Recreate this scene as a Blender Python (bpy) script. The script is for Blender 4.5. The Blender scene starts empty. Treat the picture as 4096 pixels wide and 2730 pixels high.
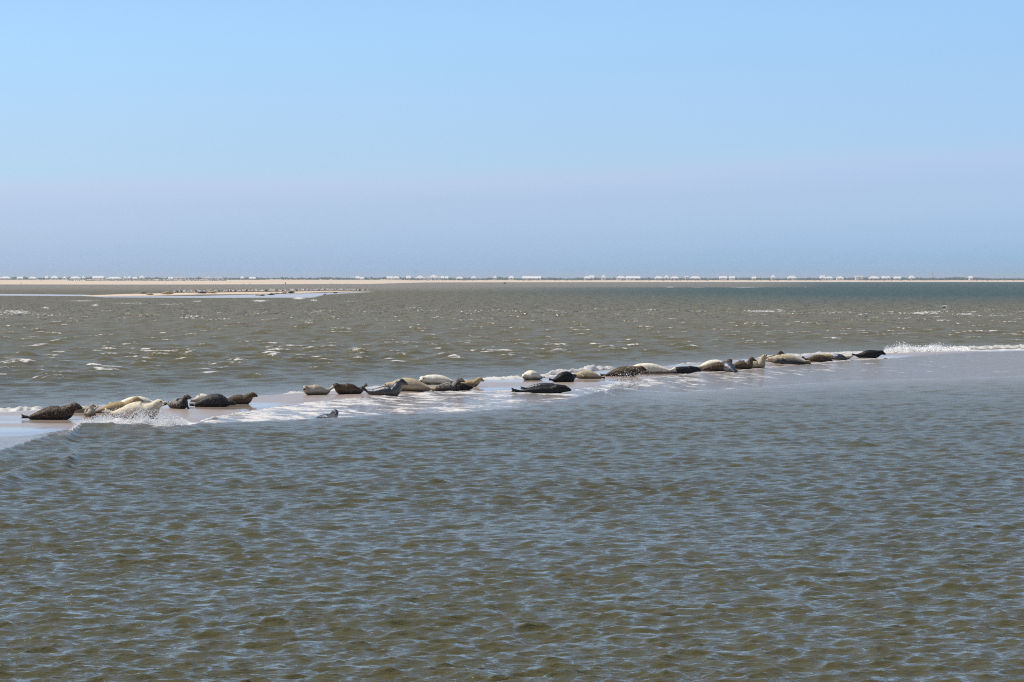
import bpy, bmesh, math, random
import numpy as np
from mathutils import Vector, Matrix, noise as mnoise

random.seed(7)
rng = np.random.default_rng(11)
C = bpy.context.scene.collection
R = math.radians

# ------------------------------------------------------------------ camera
W0, H0 = 4096.0, 2730.0          # size of the photograph, used to turn its pixels into places
FOC = 11378.0                    # 100 mm lens on a 36 mm sensor, in those pixels
HZ = 1113.0                      # height of the true horizon
CAM_H = 3.4
PITCH = math.atan((H0 / 2 - HZ) / FOC)
cam_data = bpy.data.cameras.new('camera')
cam_data.lens = 100.0
cam_data.sensor_width = 36.0
cam_data.clip_start = 0.5
cam_data.clip_end = 20000.0
cam = bpy.data.objects.new('camera', cam_data)
C.objects.link(cam)
cam.location = (0, 0, CAM_H)
cam.rotation_euler = (math.pi / 2 - PITCH, 0, 0)
bpy.context.scene.camera = cam

# ------------------------------------------------------------------ sky, sun, exposure
SUN_EL, SUN_AZ = 57.0, -70.0     # azimuth clockwise from straight ahead
world = bpy.data.worlds.new('World')
bpy.context.scene.world = world
world.use_nodes = True
wn, wl = world.node_tree.nodes, world.node_tree.links
wn.clear()
wo = wn.new('ShaderNodeOutputWorld')
bg = wn.new('ShaderNodeBackground')
sky = wn.new('ShaderNodeTexSky')
sky.sky_type = 'NISHITA'
sky.sun_disc = False
sky.sun_elevation = R(SUN_EL)
sky.sun_rotation = R(SUN_AZ)
sky.altitude = 0
sky.air_density = 1.0
sky.dust_density = 0.6
sky.ozone_density = 1.6
bg.inputs['Strength'].default_value = 0.075
# a thin lilac haze bank low over the sea, all round the horizon, its top edge uneven
tc = wn.new('ShaderNodeTexCoord')
sep = wn.new('ShaderNodeSeparateXYZ')
wl.new(tc.outputs['Generated'], sep.inputs[0])
mp = wn.new('ShaderNodeMapping')
mp.inputs['Scale'].default_value = (2.0, 2.0, 26.0)
wl.new(tc.outputs['Generated'], mp.inputs[0])
nz = wn.new('ShaderNodeTexNoise')
nz.inputs['Scale'].default_value = 1.6
nz.inputs['Detail'].default_value = 4.0
wl.new(mp.outputs[0], nz.inputs['Vector'])
def wmath(op, a, b=None, c=None):
    n = wn.new('ShaderNodeMath'); n.operation = op
    for i, v in enumerate((a, b, c)):
        if v is None: continue
        if isinstance(v, (int, float)): n.inputs[i].default_value = v
        else: wl.new(v, n.inputs[i])
    return n.outputs[0]
elev = wmath('ADD', sep.outputs['Z'], wmath('MULTIPLY', wmath('SUBTRACT', nz.outputs['Fac'], 0.5), 0.010))
elev = wmath('MULTIPLY_ADD', sep.outputs['X'], -0.035, elev)
ramp = wn.new('ShaderNodeValToRGB')
SKY_RAMP = [(0.0, (0.88, 1.48, 2.8)), (0.0032, (0.88, 1.48, 2.8)), (0.0163, (0.965, 1.452, 2.753)), (0.0286, (0.997, 1.431, 2.605)), (0.0427, (1.046, 1.41, 2.48)), (0.055, (1.063, 1.377, 2.358)), (0.0655, (1.122, 1.395, 2.346)), (0.0725, (1.179, 1.408, 2.279)), (0.0796, (1.125, 1.436, 2.258)), (0.0866, (1.084, 1.449, 2.247)), (0.1041, (1.098, 1.441, 2.18)), (0.1251, (1.13, 1.454, 2.134)), (0.1495, (1.137, 1.484, 2.113)), (0.1721, (1.159, 1.529, 2.105)), (0.193, (1.18, 1.52, 2.095)), (0.35, (1.081, 1.234, 1.493)), (0.8, (1, 1, 1)), (1.0, (1, 1, 1))]
cr = ramp.color_ramp
while len(cr.elements) < len(SKY_RAMP): cr.elements.new(0.5)
for e, (p, c) in zip(cr.elements, SKY_RAMP):
    e.position = p; e.color = (*c, 1)
wl.new(wmath('MULTIPLY', elev, 2.0), ramp.inputs[0])
mul = wn.new('ShaderNodeMix'); mul.data_type = 'RGBA'; mul.blend_type = 'MULTIPLY'; mul.clamp_result = False
mul.inputs[0].default_value = 1.0
wl.new(sky.outputs[0], mul.inputs[6]); wl.new(ramp.outputs[0], mul.inputs[7])
wl.new(mul.outputs[2], bg.inputs['Color'])
wl.new(bg.outputs[0], wo.inputs['Surface'])

sun_data = bpy.data.lights.new('sun', 'SUN')
sun_data.energy = 4.8
sun_data.angle = R(0.5)
sun_data.color = (1.0, 0.95, 0.87)
sun = bpy.data.objects.new('sun', sun_data)
C.objects.link(sun)
sdir = Vector((math.sin(R(SUN_AZ)) * math.cos(R(SUN_EL)), math.cos(R(SUN_AZ)) * math.cos(R(SUN_EL)), math.sin(R(SUN_EL))))
sun.rotation_euler = sdir.to_track_quat('Z', 'Y').to_euler()
sun.location = (0, 0, 60)

bpy.context.scene.cycles.use_denoising = False        # keep the fine ripple of the water, which the denoiser smears
bpy.context.scene.cycles.sample_clamp_indirect = 6.0
bpy.context.scene.cycles.sample_clamp_direct = 5.0
bpy.context.scene.cycles.filter_width = 1.15
vs = bpy.context.scene.view_settings
vs.view_transform = 'Standard'
vs.look = 'None'
vs.exposure = 0.0
vs.gamma = 1.0
vs.use_curve_mapping = False

# ------------------------------------------------------------------ helpers
def depth(py, z=0.0):
    """distance ahead of the camera at which a point at height z lies on photo row py (numpy friendly)"""
    v = (H0 / 2 - np.asarray(py, float)) / FOC
    f = (v * math.cos(PITCH) - math.sin(PITCH)) / (math.cos(PITCH) + v * math.sin(PITCH))   # dz/dy
    return (z - CAM_H) / f

def row(Y, z=0.0):
    m = (z - CAM_H) / np.asarray(Y, float)
    v = (m * math.cos(PITCH) + math.sin(PITCH)) / (math.cos(PITCH) - m * math.sin(PITCH))
    return H0 / 2 - v * FOC

def kx(px):
    return (np.asarray(px, float) - W0 / 2) / FOC

def at(px, py, z=0.0):
    Y = float(depth(py, z))
    return Vector((float(kx(px)) * Y, Y, z))

def spot(px, py, Y):
    """the place at distance Y that is seen at photo pixel px, py"""
    v = (H0 / 2 - py) / FOC
    f = (v * math.cos(PITCH) - math.sin(PITCH)) / (math.cos(PITCH) + v * math.sin(PITCH))
    return Vector((float(kx(px)) * Y, Y, CAM_H + f * Y))

def ss(a, b, x):
    t = np.clip((np.asarray(x, float) - a) / (b - a), 0, 1)
    return t * t * (3 - 2 * t)

def make_mesh(name, co, faces, smooth=True):
    """co (n,3); faces (m,k) with k = 3 or 4"""
    co = np.ascontiguousarray(co, np.float32); faces = np.ascontiguousarray(faces, np.int32)
    me = bpy.data.meshes.new(name)
    n, (m, k) = len(co), faces.shape
    me.vertices.add(n); me.vertices.foreach_set('co', co.ravel())
    me.loops.add(m * k); me.loops.foreach_set('vertex_index', faces.ravel())
    me.polygons.add(m)
    me.polygons.foreach_set('loop_start', np.arange(0, m * k, k, dtype=np.int32))
    try: me.polygons.foreach_set('loop_total', np.full(m, k, np.int32))
    except Exception: pass
    me.polygons.foreach_set('use_smooth', np.full(m, smooth, bool))
    me.update(calc_edges=True)
    return me

def grid_faces(nr, nc):
    i = np.arange(nr * nc).reshape(nr, nc)
    return np.stack([i[:-1, :-1], i[:-1, 1:], i[1:, 1:], i[1:, :-1]], -1).reshape(-1, 4)

def attr(me, name, vals):
    a = me.attributes.new(name, 'FLOAT', 'POINT')
    a.data.foreach_set('value', np.ascontiguousarray(vals, np.float32).ravel())

def link(name, me, mat=None, parent=None, **props):
    o = bpy.data.objects.new(name, me)
    C.objects.link(o)
    if mat is not None:
        for m in (mat if isinstance(mat, (list, tuple)) else [mat]): me.materials.append(m)
    if parent is not None: o.parent = parent
    for k, v in props.items(): o[k] = v
    return o

def vnoise(x, y, seed=0, octaves=3, scale=1.0):
    """value noise, numpy, about -1..1"""
    out = np.zeros(np.broadcast(x, y).shape); amp, tot = 1.0, 0.0
    g = np.random.default_rng(900 + seed)
    tab = g.random((256, 256)) * 2 - 1
    fx, fy = x * scale, y * scale
    for _ in range(octaves):
        xi, yi = np.floor(fx).astype(int), np.floor(fy).astype(int)
        tx, ty = fx - xi, fy - yi
        tx, ty = tx * tx * (3 - 2 * tx), ty * ty * (3 - 2 * ty)
        a = tab[xi % 256, yi % 256]; b = tab[(xi + 1) % 256, yi % 256]
        c = tab[xi % 256, (yi + 1) % 256]; d = tab[(xi + 1) % 256, (yi + 1) % 256]
        out = out + amp * ((a * (1 - tx) + b * tx) * (1 - ty) + (c * (1 - tx) + d * tx) * ty)
        tot += amp; amp *= 0.5; fx, fy = fx * 2.03 + 17.3, fy * 2.03 + 5.1
    return out / tot

class Mat:
    """small wrapper for building node materials"""
    def __init__(self, name):
        self.m = bpy.data.materials.new(name); self.m.use_nodes = True
        self.n, self.l = self.m.node_tree.nodes, self.m.node_tree.links
        self.n.clear()
        self.out = self.n.new('ShaderNodeOutputMaterial')
    def node(self, t, **kw):
        x = self.n.new(t)
        for k, v in kw.items(): setattr(x, k, v)
        return x
    def put(self, sock, v):
        if v is None: return
        if isinstance(v, bpy.types.NodeSocket): self.l.new(v, sock)
        elif isinstance(v, (tuple, list)) and sock.type == 'RGBA': sock.default_value = (*v[:3], 1)
        else: sock.default_value = v
    def math(self, op, a, b=None, c=None, clamp=False):
        x = self.node('ShaderNodeMath', operation=op, use_clamp=clamp)
        for i, v in enumerate((a, b, c)): self.put(x.inputs[i], v)
        return x.outputs[0]
    def mix(self, f, a, b):
        x = self.node('ShaderNodeMix', data_type='RGBA')
        self.put(x.inputs[0], f); self.put(x.inputs[6], a); self.put(x.inputs[7], b)
        return x.outputs[2]
    def attr(self, name):
        return self.node('ShaderNodeAttribute', attribute_name=name).outputs['Fac']
    def noise(self, vec, scale, detail=2.0, rough=0.5, dist=0.0):
        x = self.node('ShaderNodeTexNoise')
        self.put(x.inputs['Vector'], vec); x.inputs['Scale'].default_value = scale
        x.inputs['Detail'].default_value = detail; x.inputs['Roughness'].default_value = rough
        x.inputs['Distortion'].default_value = dist
        return x.outputs['Fac']
    def map(self, scale=(1, 1, 1), src='Object', rot=(0, 0, 0)):
        t = self.node('ShaderNodeTexCoord'); x = self.node('ShaderNodeMapping')
        x.inputs['Scale'].default_value = scale; x.inputs['Rotation'].default_value = rot
        self.l.new(t.outputs[src], x.inputs[0])
        return x.outputs[0]
    def step(self, v, a, b):
        x = self.node('ShaderNodeMapRange', interpolation_type='SMOOTHSTEP')
        self.put(x.inputs[0], v); self.put(x.inputs[1], a); self.put(x.inputs[2], b)
        return x.outputs[0]
    def bump(self, h, dist, strength=1.0, normal=None):
        x = self.node('ShaderNodeBump')
        self.put(x.inputs['Height'], h); self.put(x.inputs['Distance'], dist); self.put(x.inputs['Strength'], strength)
        self.put(x.inputs['Normal'], normal)
        return x.outputs[0]
    def bsdf(self, color, rough=0.5, spec=0.5, normal=None, ior=1.45, **kw):
        x = self.node('ShaderNodeBsdfPrincipled')
        self.put(x.inputs['Base Color'], color); self.put(x.inputs['Roughness'], rough)
        self.put(x.inputs['Specular IOR Level'], spec); self.put(x.inputs['Normal'], normal); self.put(x.inputs['IOR'], ior)
        for k, v in kw.items(): self.put(x.inputs[k.replace('_', ' ')], v)
        return x.outputs[0]
    def done(self, shader):
        self.l.new(shader, self.out.inputs['Surface'])
        return self.m

def plain(name, color, rough=0.6, spec=0.4, var=0.0, scale=5.0):
    m = Mat(name)
    col = color
    if var:
        f = m.noise(m.map(), scale, 3.0)
        col = m.mix(f, tuple(c * (1 - var) for c in color), tuple(min(1, c * (1 + var)) for c in color))
    return m.done(m.bsdf(col, rough, spec))

# ------------------------------------------------------------------ the lie of the near sandbar, along its length in photo columns
def curve(pts):
    xs, ys = zip(*pts)
    return lambda px: np.interp(px, xs, ys)
bar_far = curve([(-900, 1700), (0, 1652), (200, 1640), (400, 1625), (760, 1603), (1050, 1585), (1220, 1574), (1500, 1555), (1750, 1538), (1950, 1523),
                 (2080, 1520), (2250, 1505), (2400, 1488), (2600, 1474), (2800, 1455), (3050, 1436), (3300, 1421), (3540, 1417), (3700, 1411), (4096, 1404), (5000, 1385)])
wet_edge = curve([(-900, 1790), (0, 1752), (130, 1748), (290, 1722), (420, 1700), (560, 1696), (700, 1698), (785, 1696), (880, 1672), (975, 1655), (1220, 1619), (1480, 1595),
                  (1740, 1574), (2050, 1571), (2285, 1566), (2440, 1543), (2600, 1520), (2750, 1501), (2900, 1492), (3050, 1480), (3200, 1464), (3400, 1447),
                  (3560, 1438), (3700, 1425), (3860, 1414), (4096, 1407), (5000, 1388)])
break_line = curve([(-900, 1960), (-300, 1875), (0, 1822), (130, 1782), (200, 1768), (260, 1770), (320, 1728), (420, 1724), (500, 1728), (640, 1726), (720, 1718), (800, 1704),
                    (1000, 1698), (1300, 1686), (1570, 1668), (1810, 1664), (2050, 1644), (2260, 1614), (2400, 1588), (2470, 1576), (2700, 1576), (3000, 1552),
                    (3400, 1526), (4096, 1508), (5000, 1490)])
bore_h = curve([(-900, 0.03), (-300, 0.08), (100, 0.12), (200, 0.16), (300, 0.20), (560, 0.17), (720, 0.07), (800, 0.06), (1300, 0.06), (1900, 0.06), (2250, 0.09), (2400, 0.18),
                (2470, 0.19), (2560, 0.08), (2700, 0.02), (3000, 0.0), (5000, 0.0)])
swash_foam = curve([(-300, 0.22), (0, 0.30), (250, 0.24), (330, 0.55), (700, 0.66), (800, 0.74), (1000, 0.70), (1480, 0.58), (2000, 0.55), (2300, 0.50), (2430, 0.62), (2600, 0.52),
                    (2900, 0.50), (3100, 0.46), (3400, 0.42), (3700, 0.38), (4096, 0.34), (5000, 0.12)])
SAND_TOP = 0.075

def bar_rows(px):
    return depth(wet_edge(px)), depth(bar_far(px))

def sand_z(px, Y):
    ys, yf = bar_rows(px)
    inside = np.minimum((Y - ys) * 0.03 + 0.045, (yf - Y) * 0.055)
    z = np.minimum(inside, SAND_TOP)
    return np.maximum(z, -0.6)

def ground(px, py):
    """point of the sandbar under photo pixel"""
    z = 0.07
    for _ in range(4):
        Y = float(depth(py, z)); z = float(sand_z(px, Y))
    return Vector((float(kx(px)) * Y, Y, z))

# ------------------------------------------------------------------ materials of the setting
def make_water():
    m = Mat('turbid_sea_water')
    foam, shallow, teal, rough = m.attr('foam'), m.attr('shallow'), m.attr('teal'), m.attr('unresolved')
    co = m.map((1, 1, 1))
    tone = m.noise(co, 0.05, 3.0)
    base = m.mix(tone, (0.070, 0.064, 0.026), (0.098, 0.088, 0.040))
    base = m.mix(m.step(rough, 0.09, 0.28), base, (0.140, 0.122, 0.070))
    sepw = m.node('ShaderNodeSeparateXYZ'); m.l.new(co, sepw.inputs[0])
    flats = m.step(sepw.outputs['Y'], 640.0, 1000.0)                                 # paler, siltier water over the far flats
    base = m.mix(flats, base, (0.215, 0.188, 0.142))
    base = m.mix(teal, base, (0.048, 0.080, 0.070))
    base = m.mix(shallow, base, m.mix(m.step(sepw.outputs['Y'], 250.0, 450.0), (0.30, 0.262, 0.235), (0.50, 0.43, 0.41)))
    calm = m.math('SUBTRACT', 1.0, m.math('MULTIPLY', shallow, 0.30))
    cs = m.map((0.55, 1.0, 1.0), rot=(0, 0, R(14)))
    gust = m.step(m.noise(co, 0.16, 2.0), 0.3, 0.7)
    b1 = m.noise(cs, 2.3, 3.0, 0.55)
    b2 = m.noise(cs, 10.0, 3.0, 0.6)
    b3 = m.noise(cs, 34.0, 2.0, 0.6)
    amp = m.math('MULTIPLY', calm, m.math('MULTIPLY_ADD', gust, 0.5, 0.6))
    b4 = m.noise(m.map((0.42, 0.09, 1.0), rot=(0, 0, R(6))), 1.0, 4.0, 0.6)      # long open-water swells, only out where the mesh no longer carries them
    n = m.bump(b4, m.math('MULTIPLY', m.step(rough, 0.20, 0.34), 2.6))
    n = m.bump(b1, m.math('MULTIPLY', calm, 0.085), 1.0, n)
    n = m.bump(b2, m.math('MULTIPLY', amp, 0.042), 1.0, n)
    n = m.bump(b3, m.math('MULTIPLY', amp, 0.0065), 1.0, n)
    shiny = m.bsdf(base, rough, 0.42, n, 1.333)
    matt = m.node('ShaderNodeBsdfDiffuse'); m.put(matt.inputs['Color'], base); m.put(matt.inputs['Normal'], n)
    # wave faces too small for the mesh: the sides turned to the viewer show the silty water body, not the sky
    hid = m.math('MULTIPLY', m.step(rough, 0.03, 0.30), 0.60)
    hid = m.math('MULTIPLY', hid, m.math('SUBTRACT', 1.0, m.math('MULTIPLY', shallow, 0.85)))
    wx = m.node('ShaderNodeMixShader'); m.put(wx.inputs[0], hid); m.l.new(shiny, wx.inputs[1]); m.l.new(matt.outputs[0], wx.inputs[2])
    water = wx.outputs[0]
    # foam: torn patches whose cover grows with the local foam density
    warp = m.noise(co, 1.1, 5.0, 0.62, 0.6)
    fine = m.noise(co, 7.0, 3.0, 0.6)
    cover = m.math('ADD', m.math('MULTIPLY', warp, 1.5), m.math('MULTIPLY', fine, 0.5))      # about 0.6 .. 1.4
    far = m.noise(m.map((4.0, 0.22, 1.0)), 1.0, 4.0, 0.66)
    cover = m.mix(m.step(rough, 0.16, 0.30), cover, m.math('MULTIPLY', far, 2.0))
    cover = m.math('ADD', m.math('SUBTRACT', cover, 1.50), foam)
    mask = m.step(cover, 0.0, 0.26)
    mask = m.math('MULTIPLY', mask, m.step(foam, 0.02, 0.15))
    fb = m.bump(m.math('ADD', fine, warp), 0.05)
    white = m.bsdf((0.68, 0.65, 0.63), 0.75, 0.2, fb)
    mx = m.node('ShaderNodeMixShader')
    m.put(mx.inputs[0], mask); m.l.new(water, mx.inputs[1]); m.l.new(white, mx.inputs[2])
    return m.done(mx.outputs[0])
M_WATER = make_water()

def make_wet_sand():
    m = Mat('wet_sand')
    co = m.map((1, 1, 1))
    n1 = m.noise(co, 0.35, 4.0)
    col = m.mix(n1, (0.31, 0.238, 0.19), (0.42, 0.335, 0.272))
    film = m.step(m.noise(m.map((0.5, 1, 1)), 0.22, 3.0), 0.42, 0.62)      # puddled film of water or barely damp sand
    rough = m.math('MULTIPLY_ADD', film, -0.22, 0.29)
    b = m.bump(m.noise(m.map((0.5, 1, 1)), 3.0, 4.0), m.math('MULTIPLY_ADD', film, -0.004, 0.007))
    return m.done(m.bsdf(col, rough, 0.5, b, 1.33))
M_WET = make_wet_sand()

def make_dry_sand():
    m = Mat('dry_beach_sand')
    co = m.map((1, 1, 1))
    col = m.mix(m.noise(co, 0.02, 4.0), (0.56, 0.44, 0.32), (0.68, 0.56, 0.43))
    return m.done(m.bsdf(col, 0.95, 0.1, m.bump(m.noise(co, 0.5, 4.0), 0.1)))
M_DRY = make_dry_sand()

def make_foam():
    m = Mat('sea_foam')
    co = m.map((1, 1, 1))
    f = m.noise(co, 14.0, 4.0, 0.65)
    col = m.mix(m.step(f, 0.35, 0.65), (0.80, 0.78, 0.74), (0.93, 0.92, 0.90))
    tr = m.node('ShaderNodeBsdfTranslucent'); tr.inputs['Color'].default_value = (0.93, 0.92, 0.90, 1)
    mx = m.node('ShaderNodeMixShader'); mx.inputs[0].default_value = 0.45
    m.l.new(m.bsdf(col, 0.7, 0.3, m.bump(f, 0.015)), mx.inputs[1]); m.l.new(tr.outputs[0], mx.inputs[2])
    return m.done(mx.outputs[0])
M_FOAM = make_foam()
def make_spray():
    m = Mat('spray_droplets')
    tr = m.node('ShaderNodeBsdfTranslucent'); tr.inputs['Color'].default_value = (0.95, 0.95, 0.95, 1)
    mx = m.node('ShaderNodeMixShader'); mx.inputs[0].default_value = 0.5
    m.l.new(m.bsdf((0.93, 0.94, 0.95), 0.2, 0.6), mx.inputs[1]); m.l.new(tr.outputs[0], mx.inputs[2])
    return m.done(mx.outputs[0])
M_SPRAY = make_spray()

# ------------------------------------------------------------------ sea
def fan_columns():
    core = np.linspace(kx(-420), kx(4516), 520)
    left = core[0] - np.array([1.6, 1.2, 0.8, 0.5, 0.32, 0.2, 0.12, 0.07, 0.035, 0.015])
    right = core[-1] + np.array([0.015, 0.035, 0.07, 0.12, 0.2, 0.32, 0.5, 0.8, 1.2, 1.6])
    return np.concatenate([left, core, right])

def build_sea():
    ks = fan_columns()
    rows = [6.0, 9.0, 12.0, 15.0, 17.5, 19.5, 21.0]
    y = 22.0
    while y < 76: rows.append(y); y *= 1.0019
    while y < 135: rows.append(y); y *= 1.0025
    while y < 400: rows.append(y); y *= 1.0036
    while y < 760: rows.append(y); y *= 1.005
    while y < 2600: rows.append(y); y *= 1.016
    rows = np.array(rows)
    sp = np.gradient(rows)
    K, Y = np.meshgrid(ks, rows)
    SP = np.broadcast_to(sp[:, None], K.shape)
    X = K * Y
    PX = W0 / 2 + FOC * K
    PXc = np.clip(PX, -900, 5000)
    PY = row(Y)
    ysd, yfd = bar_rows(PXc); ybd = depth(break_line(PXc))
    # --- wind waves: a band of short crested waves coming down the wind
    nw = 110
    nf = 46                                                  # further waves that run only in the open water beyond the bar
    lam = np.exp(np.linspace(math.log(0.13), math.log(4.0), nw)) * np.exp(rng.normal(0, 0.05, nw))
    lam = np.concatenate([lam, np.exp(np.linspace(math.log(0.9), math.log(6.0), nf)) * np.exp(rng.normal(0, 0.05, nf))])
    nw += nf
    ang = R(-76) + rng.normal(0, R(40), nw)                 # direction of travel: towards the camera, a little to the right
    slope = 0.052 * np.exp(-((np.log(lam) - math.log(0.20)) / 0.85) ** 2) + 0.014 * np.exp(-((np.log(lam) - math.log(0.7)) / 0.6) ** 2)
    ang = np.where(rng.random(nw) < 0.12, ang + R(60), ang)
    slope[-nf:] = 0.037 * np.exp(-((np.log(lam[-nf:]) - math.log(1.9)) / 0.6) ** 2)
    ang[-nf:] = R(-76) + rng.normal(0, R(46), nf)
    slope *= np.exp(rng.normal(0, 0.25, nw))
    ph = rng.random(nw) * 2 * math.pi
    gust = np.clip(1.12 + 0.45 * vnoise(X * 0.6, Y, 3, 3, 0.16) + 0.35 * vnoise(X * 0.6, Y, 13, 2, 0.7), 0.6, 1.8)
    amp = np.ones_like(X)
    d_in = ybd - Y                                           # metres in front of the break line
    calm_w = np.interp(PXc, [0, 400, 800, 2000, 2600, 4096], [2.5, 3, 4, 4.5, 10, 11])
    amp = np.where(d_in > 0, 0.55 + 0.50 * ss(0, 1, d_in / calm_w), amp)
    amp = np.where((d_in <= 0) & (Y < ysd + 0.5), np.interp(PXc, [2400, 2900], [0.07, 0.42]), amp)
    back = Y - yfd
    amp = np.where((Y > yfd - 6), 0.45 + 0.9 * ss(0, 10, back), amp)
    open_w = ss(4, 30, back).astype(np.float32)
    # glassy shallows beside the far sandbank
    def strip(pts_top, pts_bot, soft=1.5):
        t, b = curve(pts_top)(PX), curve(pts_bot)(PX)
        return ss(0, soft, PY - t) * ss(0, soft, b - PY)
    s1 = strip([(-600, 1173), (0, 1176), (340, 1179), (420, 1186), (800, 1184), (980, 1179), (1500, 1167)], [(-600, 1182), (0, 1184), (340, 1186), (420, 1191), (800, 1193), (1250, 1192), (1300, 1180), (1500, 1169)])
    s1 *= (PX < 1500)
    far_bank_calm = s1
    amp = amp * (1 - 0.9 * far_bank_calm) * gust
    Z = np.zeros_like(X, np.float32); DX = np.zeros_like(Z); DY = np.zeros_like(Z)
    Xf, Yf = X.astype(np.float32), Y.astype(np.float32)
    lat = np.maximum(np.broadcast_to(np.gradient(ks)[None, :], X.shape) * Y, SP).astype(np.float32)
    lat = np.where(SP > 0.9, np.minimum(lat, SP * 1.0), lat)
    for i in range(nw):
        k = 2 * math.pi / lam[i]
        c, s = math.cos(ang[i]), math.sin(ang[i])
        att = ss(1.9, 3.4, lam[i] / lat).astype(np.float32)
        p = np.float32(k * c) * Xf + np.float32(k * s) * Yf + np.float32(ph[i])
        a = np.float32(slope[i] / k) * att
        if i >= nw - nf: a = a * open_w
        Z += a * np.cos(p)
        sn = np.float32(0.95) * a * np.sin(p)
        DX -= np.float32(c) * sn; DY -= np.float32(s) * sn
    crest = Z / np.maximum(0.02, np.sqrt(np.mean(Z ** 2, 1, keepdims=True)))
    ampf = amp.astype(np.float32)
    Z = Z * ampf; DX = DX * ampf; DY = DY * ampf
    # --- bores running up on the near side of the bar, swash over the sand, sea hidden beneath the bar
    sz = sand_z(PXc, Y)
    zb = bore_h(PXc) * (1 + 0.18 * vnoise(X, Y * 0.2, 5, 2, 0.5)) * np.exp(-np.maximum(d_in, 0) / 1.3)
    zb = np.where(d_in >= 0, zb, 0)
    second = 0.09 * np.exp(-((d_in - 7.5 - 1.0 * vnoise(X, Y * 0, 8, 2, 0.2)) / 1.7) ** 2) * ss(900, 300, PXc)
    swash = (d_in < 0) & (Y < ysd + 0.3)
    film = sz + 0.014 + 0.016 * vnoise(X, Y, 9, 4, 2.2)
    film = np.where(Y > ysd - 0.15, sz - 0.03, film)
    hid = (Y >= ysd + 0.3) & (Y < yfd - 1.0)
    near = Z + zb + second + 0.02
    run = np.exp(-np.maximum(-d_in, 0) / 0.6) * bore_h(PXc) * 0.85                 # the steep front of the bore
    Zt = np.where(d_in >= 0, near, np.where(swash, np.maximum(film, film + run), np.where(hid, sz - 0.15, Z)))
    # right-hand shallows: no bore, the sheet just thins out over the sand
    blend = ss(2500, 2800, PXc)
    sheet = np.maximum(Z * 0.8, sz + 0.010)
    Zt = np.where((d_in < 0) & (Y < ysd + 0.3), Zt * (1 - blend) + np.where(Y > ysd - 0.3, sz - 0.02, sz + 0.016 + Z * 0.8) * blend, Zt)
    Zt = np.where((d_in >= 0) & (d_in < 6) & (blend > 0), np.maximum(Zt, sz * blend + 0.012 * blend + Z * 0.4), Zt)
    # under the far beach and the far bank the sea is simply lower than the sand
    ht = np.where((d_in > 1.5) | (Y > yfd + 1), 1.0, 0.0)
    X = X + DX * ht; Yd = Y + DY * ht
    # --- attributes
    shallow = np.where(d_in >= 0, np.exp(-d_in / np.interp(PXc, [0, 700, 2000, 2600, 4096], [0.9, 1.2, 2.0, 6.0, 9.0])) * np.interp(PXc, [0, 700, 2000, 2600, 4096], [0.10, 0.25, 0.45, 0.65, 0.65]), np.interp(PXc, [2300, 2700], [0.9, 0.65]))
    shallow = np.where(Y > yfd - 1, 0.55 * np.exp(-np.maximum(back, 0) / 3.0), shallow)
    shallow = np.maximum(shallow, far_bank_calm * 0.95)
    foam = np.zeros_like(X)
    u = np.clip((Y - ybd) / np.maximum(ysd - ybd, 0.1), 0, 1)
    sf = swash_foam(PXc)
    f_sw = np.where(PXc < 2450, sf * (0.88 + 0.14 * ss(0.5, 1.0, u)), sf * (0.25 + 0.75 * ss(0.0, 0.8, u)))
    foam = np.where((d_in < 0) & (Y < ysd + 0.3), f_sw, foam)
    lip = np.exp(-np.maximum(d_in, 0) / 0.5) * np.interp(PXc, [0, 280, 330, 600, 720, 800, 1500, 2300, 2430, 2520, 2700], [0.12, 0.2, 0.75, 0.75, 0.6, 0.5, 0.35, 0.35, 0.8, 0.5, 0.0])
    trail = np.exp(-np.maximum(d_in, 0) / 4.0) * np.interp(PXc, [0, 300, 2200, 2450, 2700, 3000, 3200], [0.18, 0.15, 0.1, 0.45, 0.45, 0.3, 0.12])
    foam = np.where(d_in >= 0, np.maximum(lip, trail), foam)
    # surf on the far side of the bar
    surf_w = np.interp(PXc, [-900, 0, 200, 700, 1200, 1600, 1950, 2250, 2500, 3000, 3400, 3600, 4096], [2.2, 3.2, 1.2, 0.8, 1.0, 1.2, 4.2, 3.0, 1.6, 2.2, 4.0, 7.0, 9.0])
    foam = np.where(Y > yfd - 1, np.exp(-np.maximum(back, 0) / surf_w) * 0.85, foam)
    # whitecaps where steep crests break; the white flecks also paint in sun glints
    patch = vnoise(X * 0.5, Y, 21, 3, 0.035)
    cap = ss(1.1, 2.3, crest + 0.95 * patch)
    ranges = np.interp(Y, [20, 60, 110, 160, 300, 620, 900, 2600], [0.20, 0.22, 0.42, 0.49, 0.46, 0.42, 0.34, 0.3])
    foam = np.maximum(foam, np.where((d_in > 3) | (back > 2), cap * ranges * 1.25, 0))
    def patchy(px, py, wx, wy, d):
        return d * np.exp(-((PX - px) / wx) ** 2 - ((PY - py) / wy) ** 2)
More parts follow.
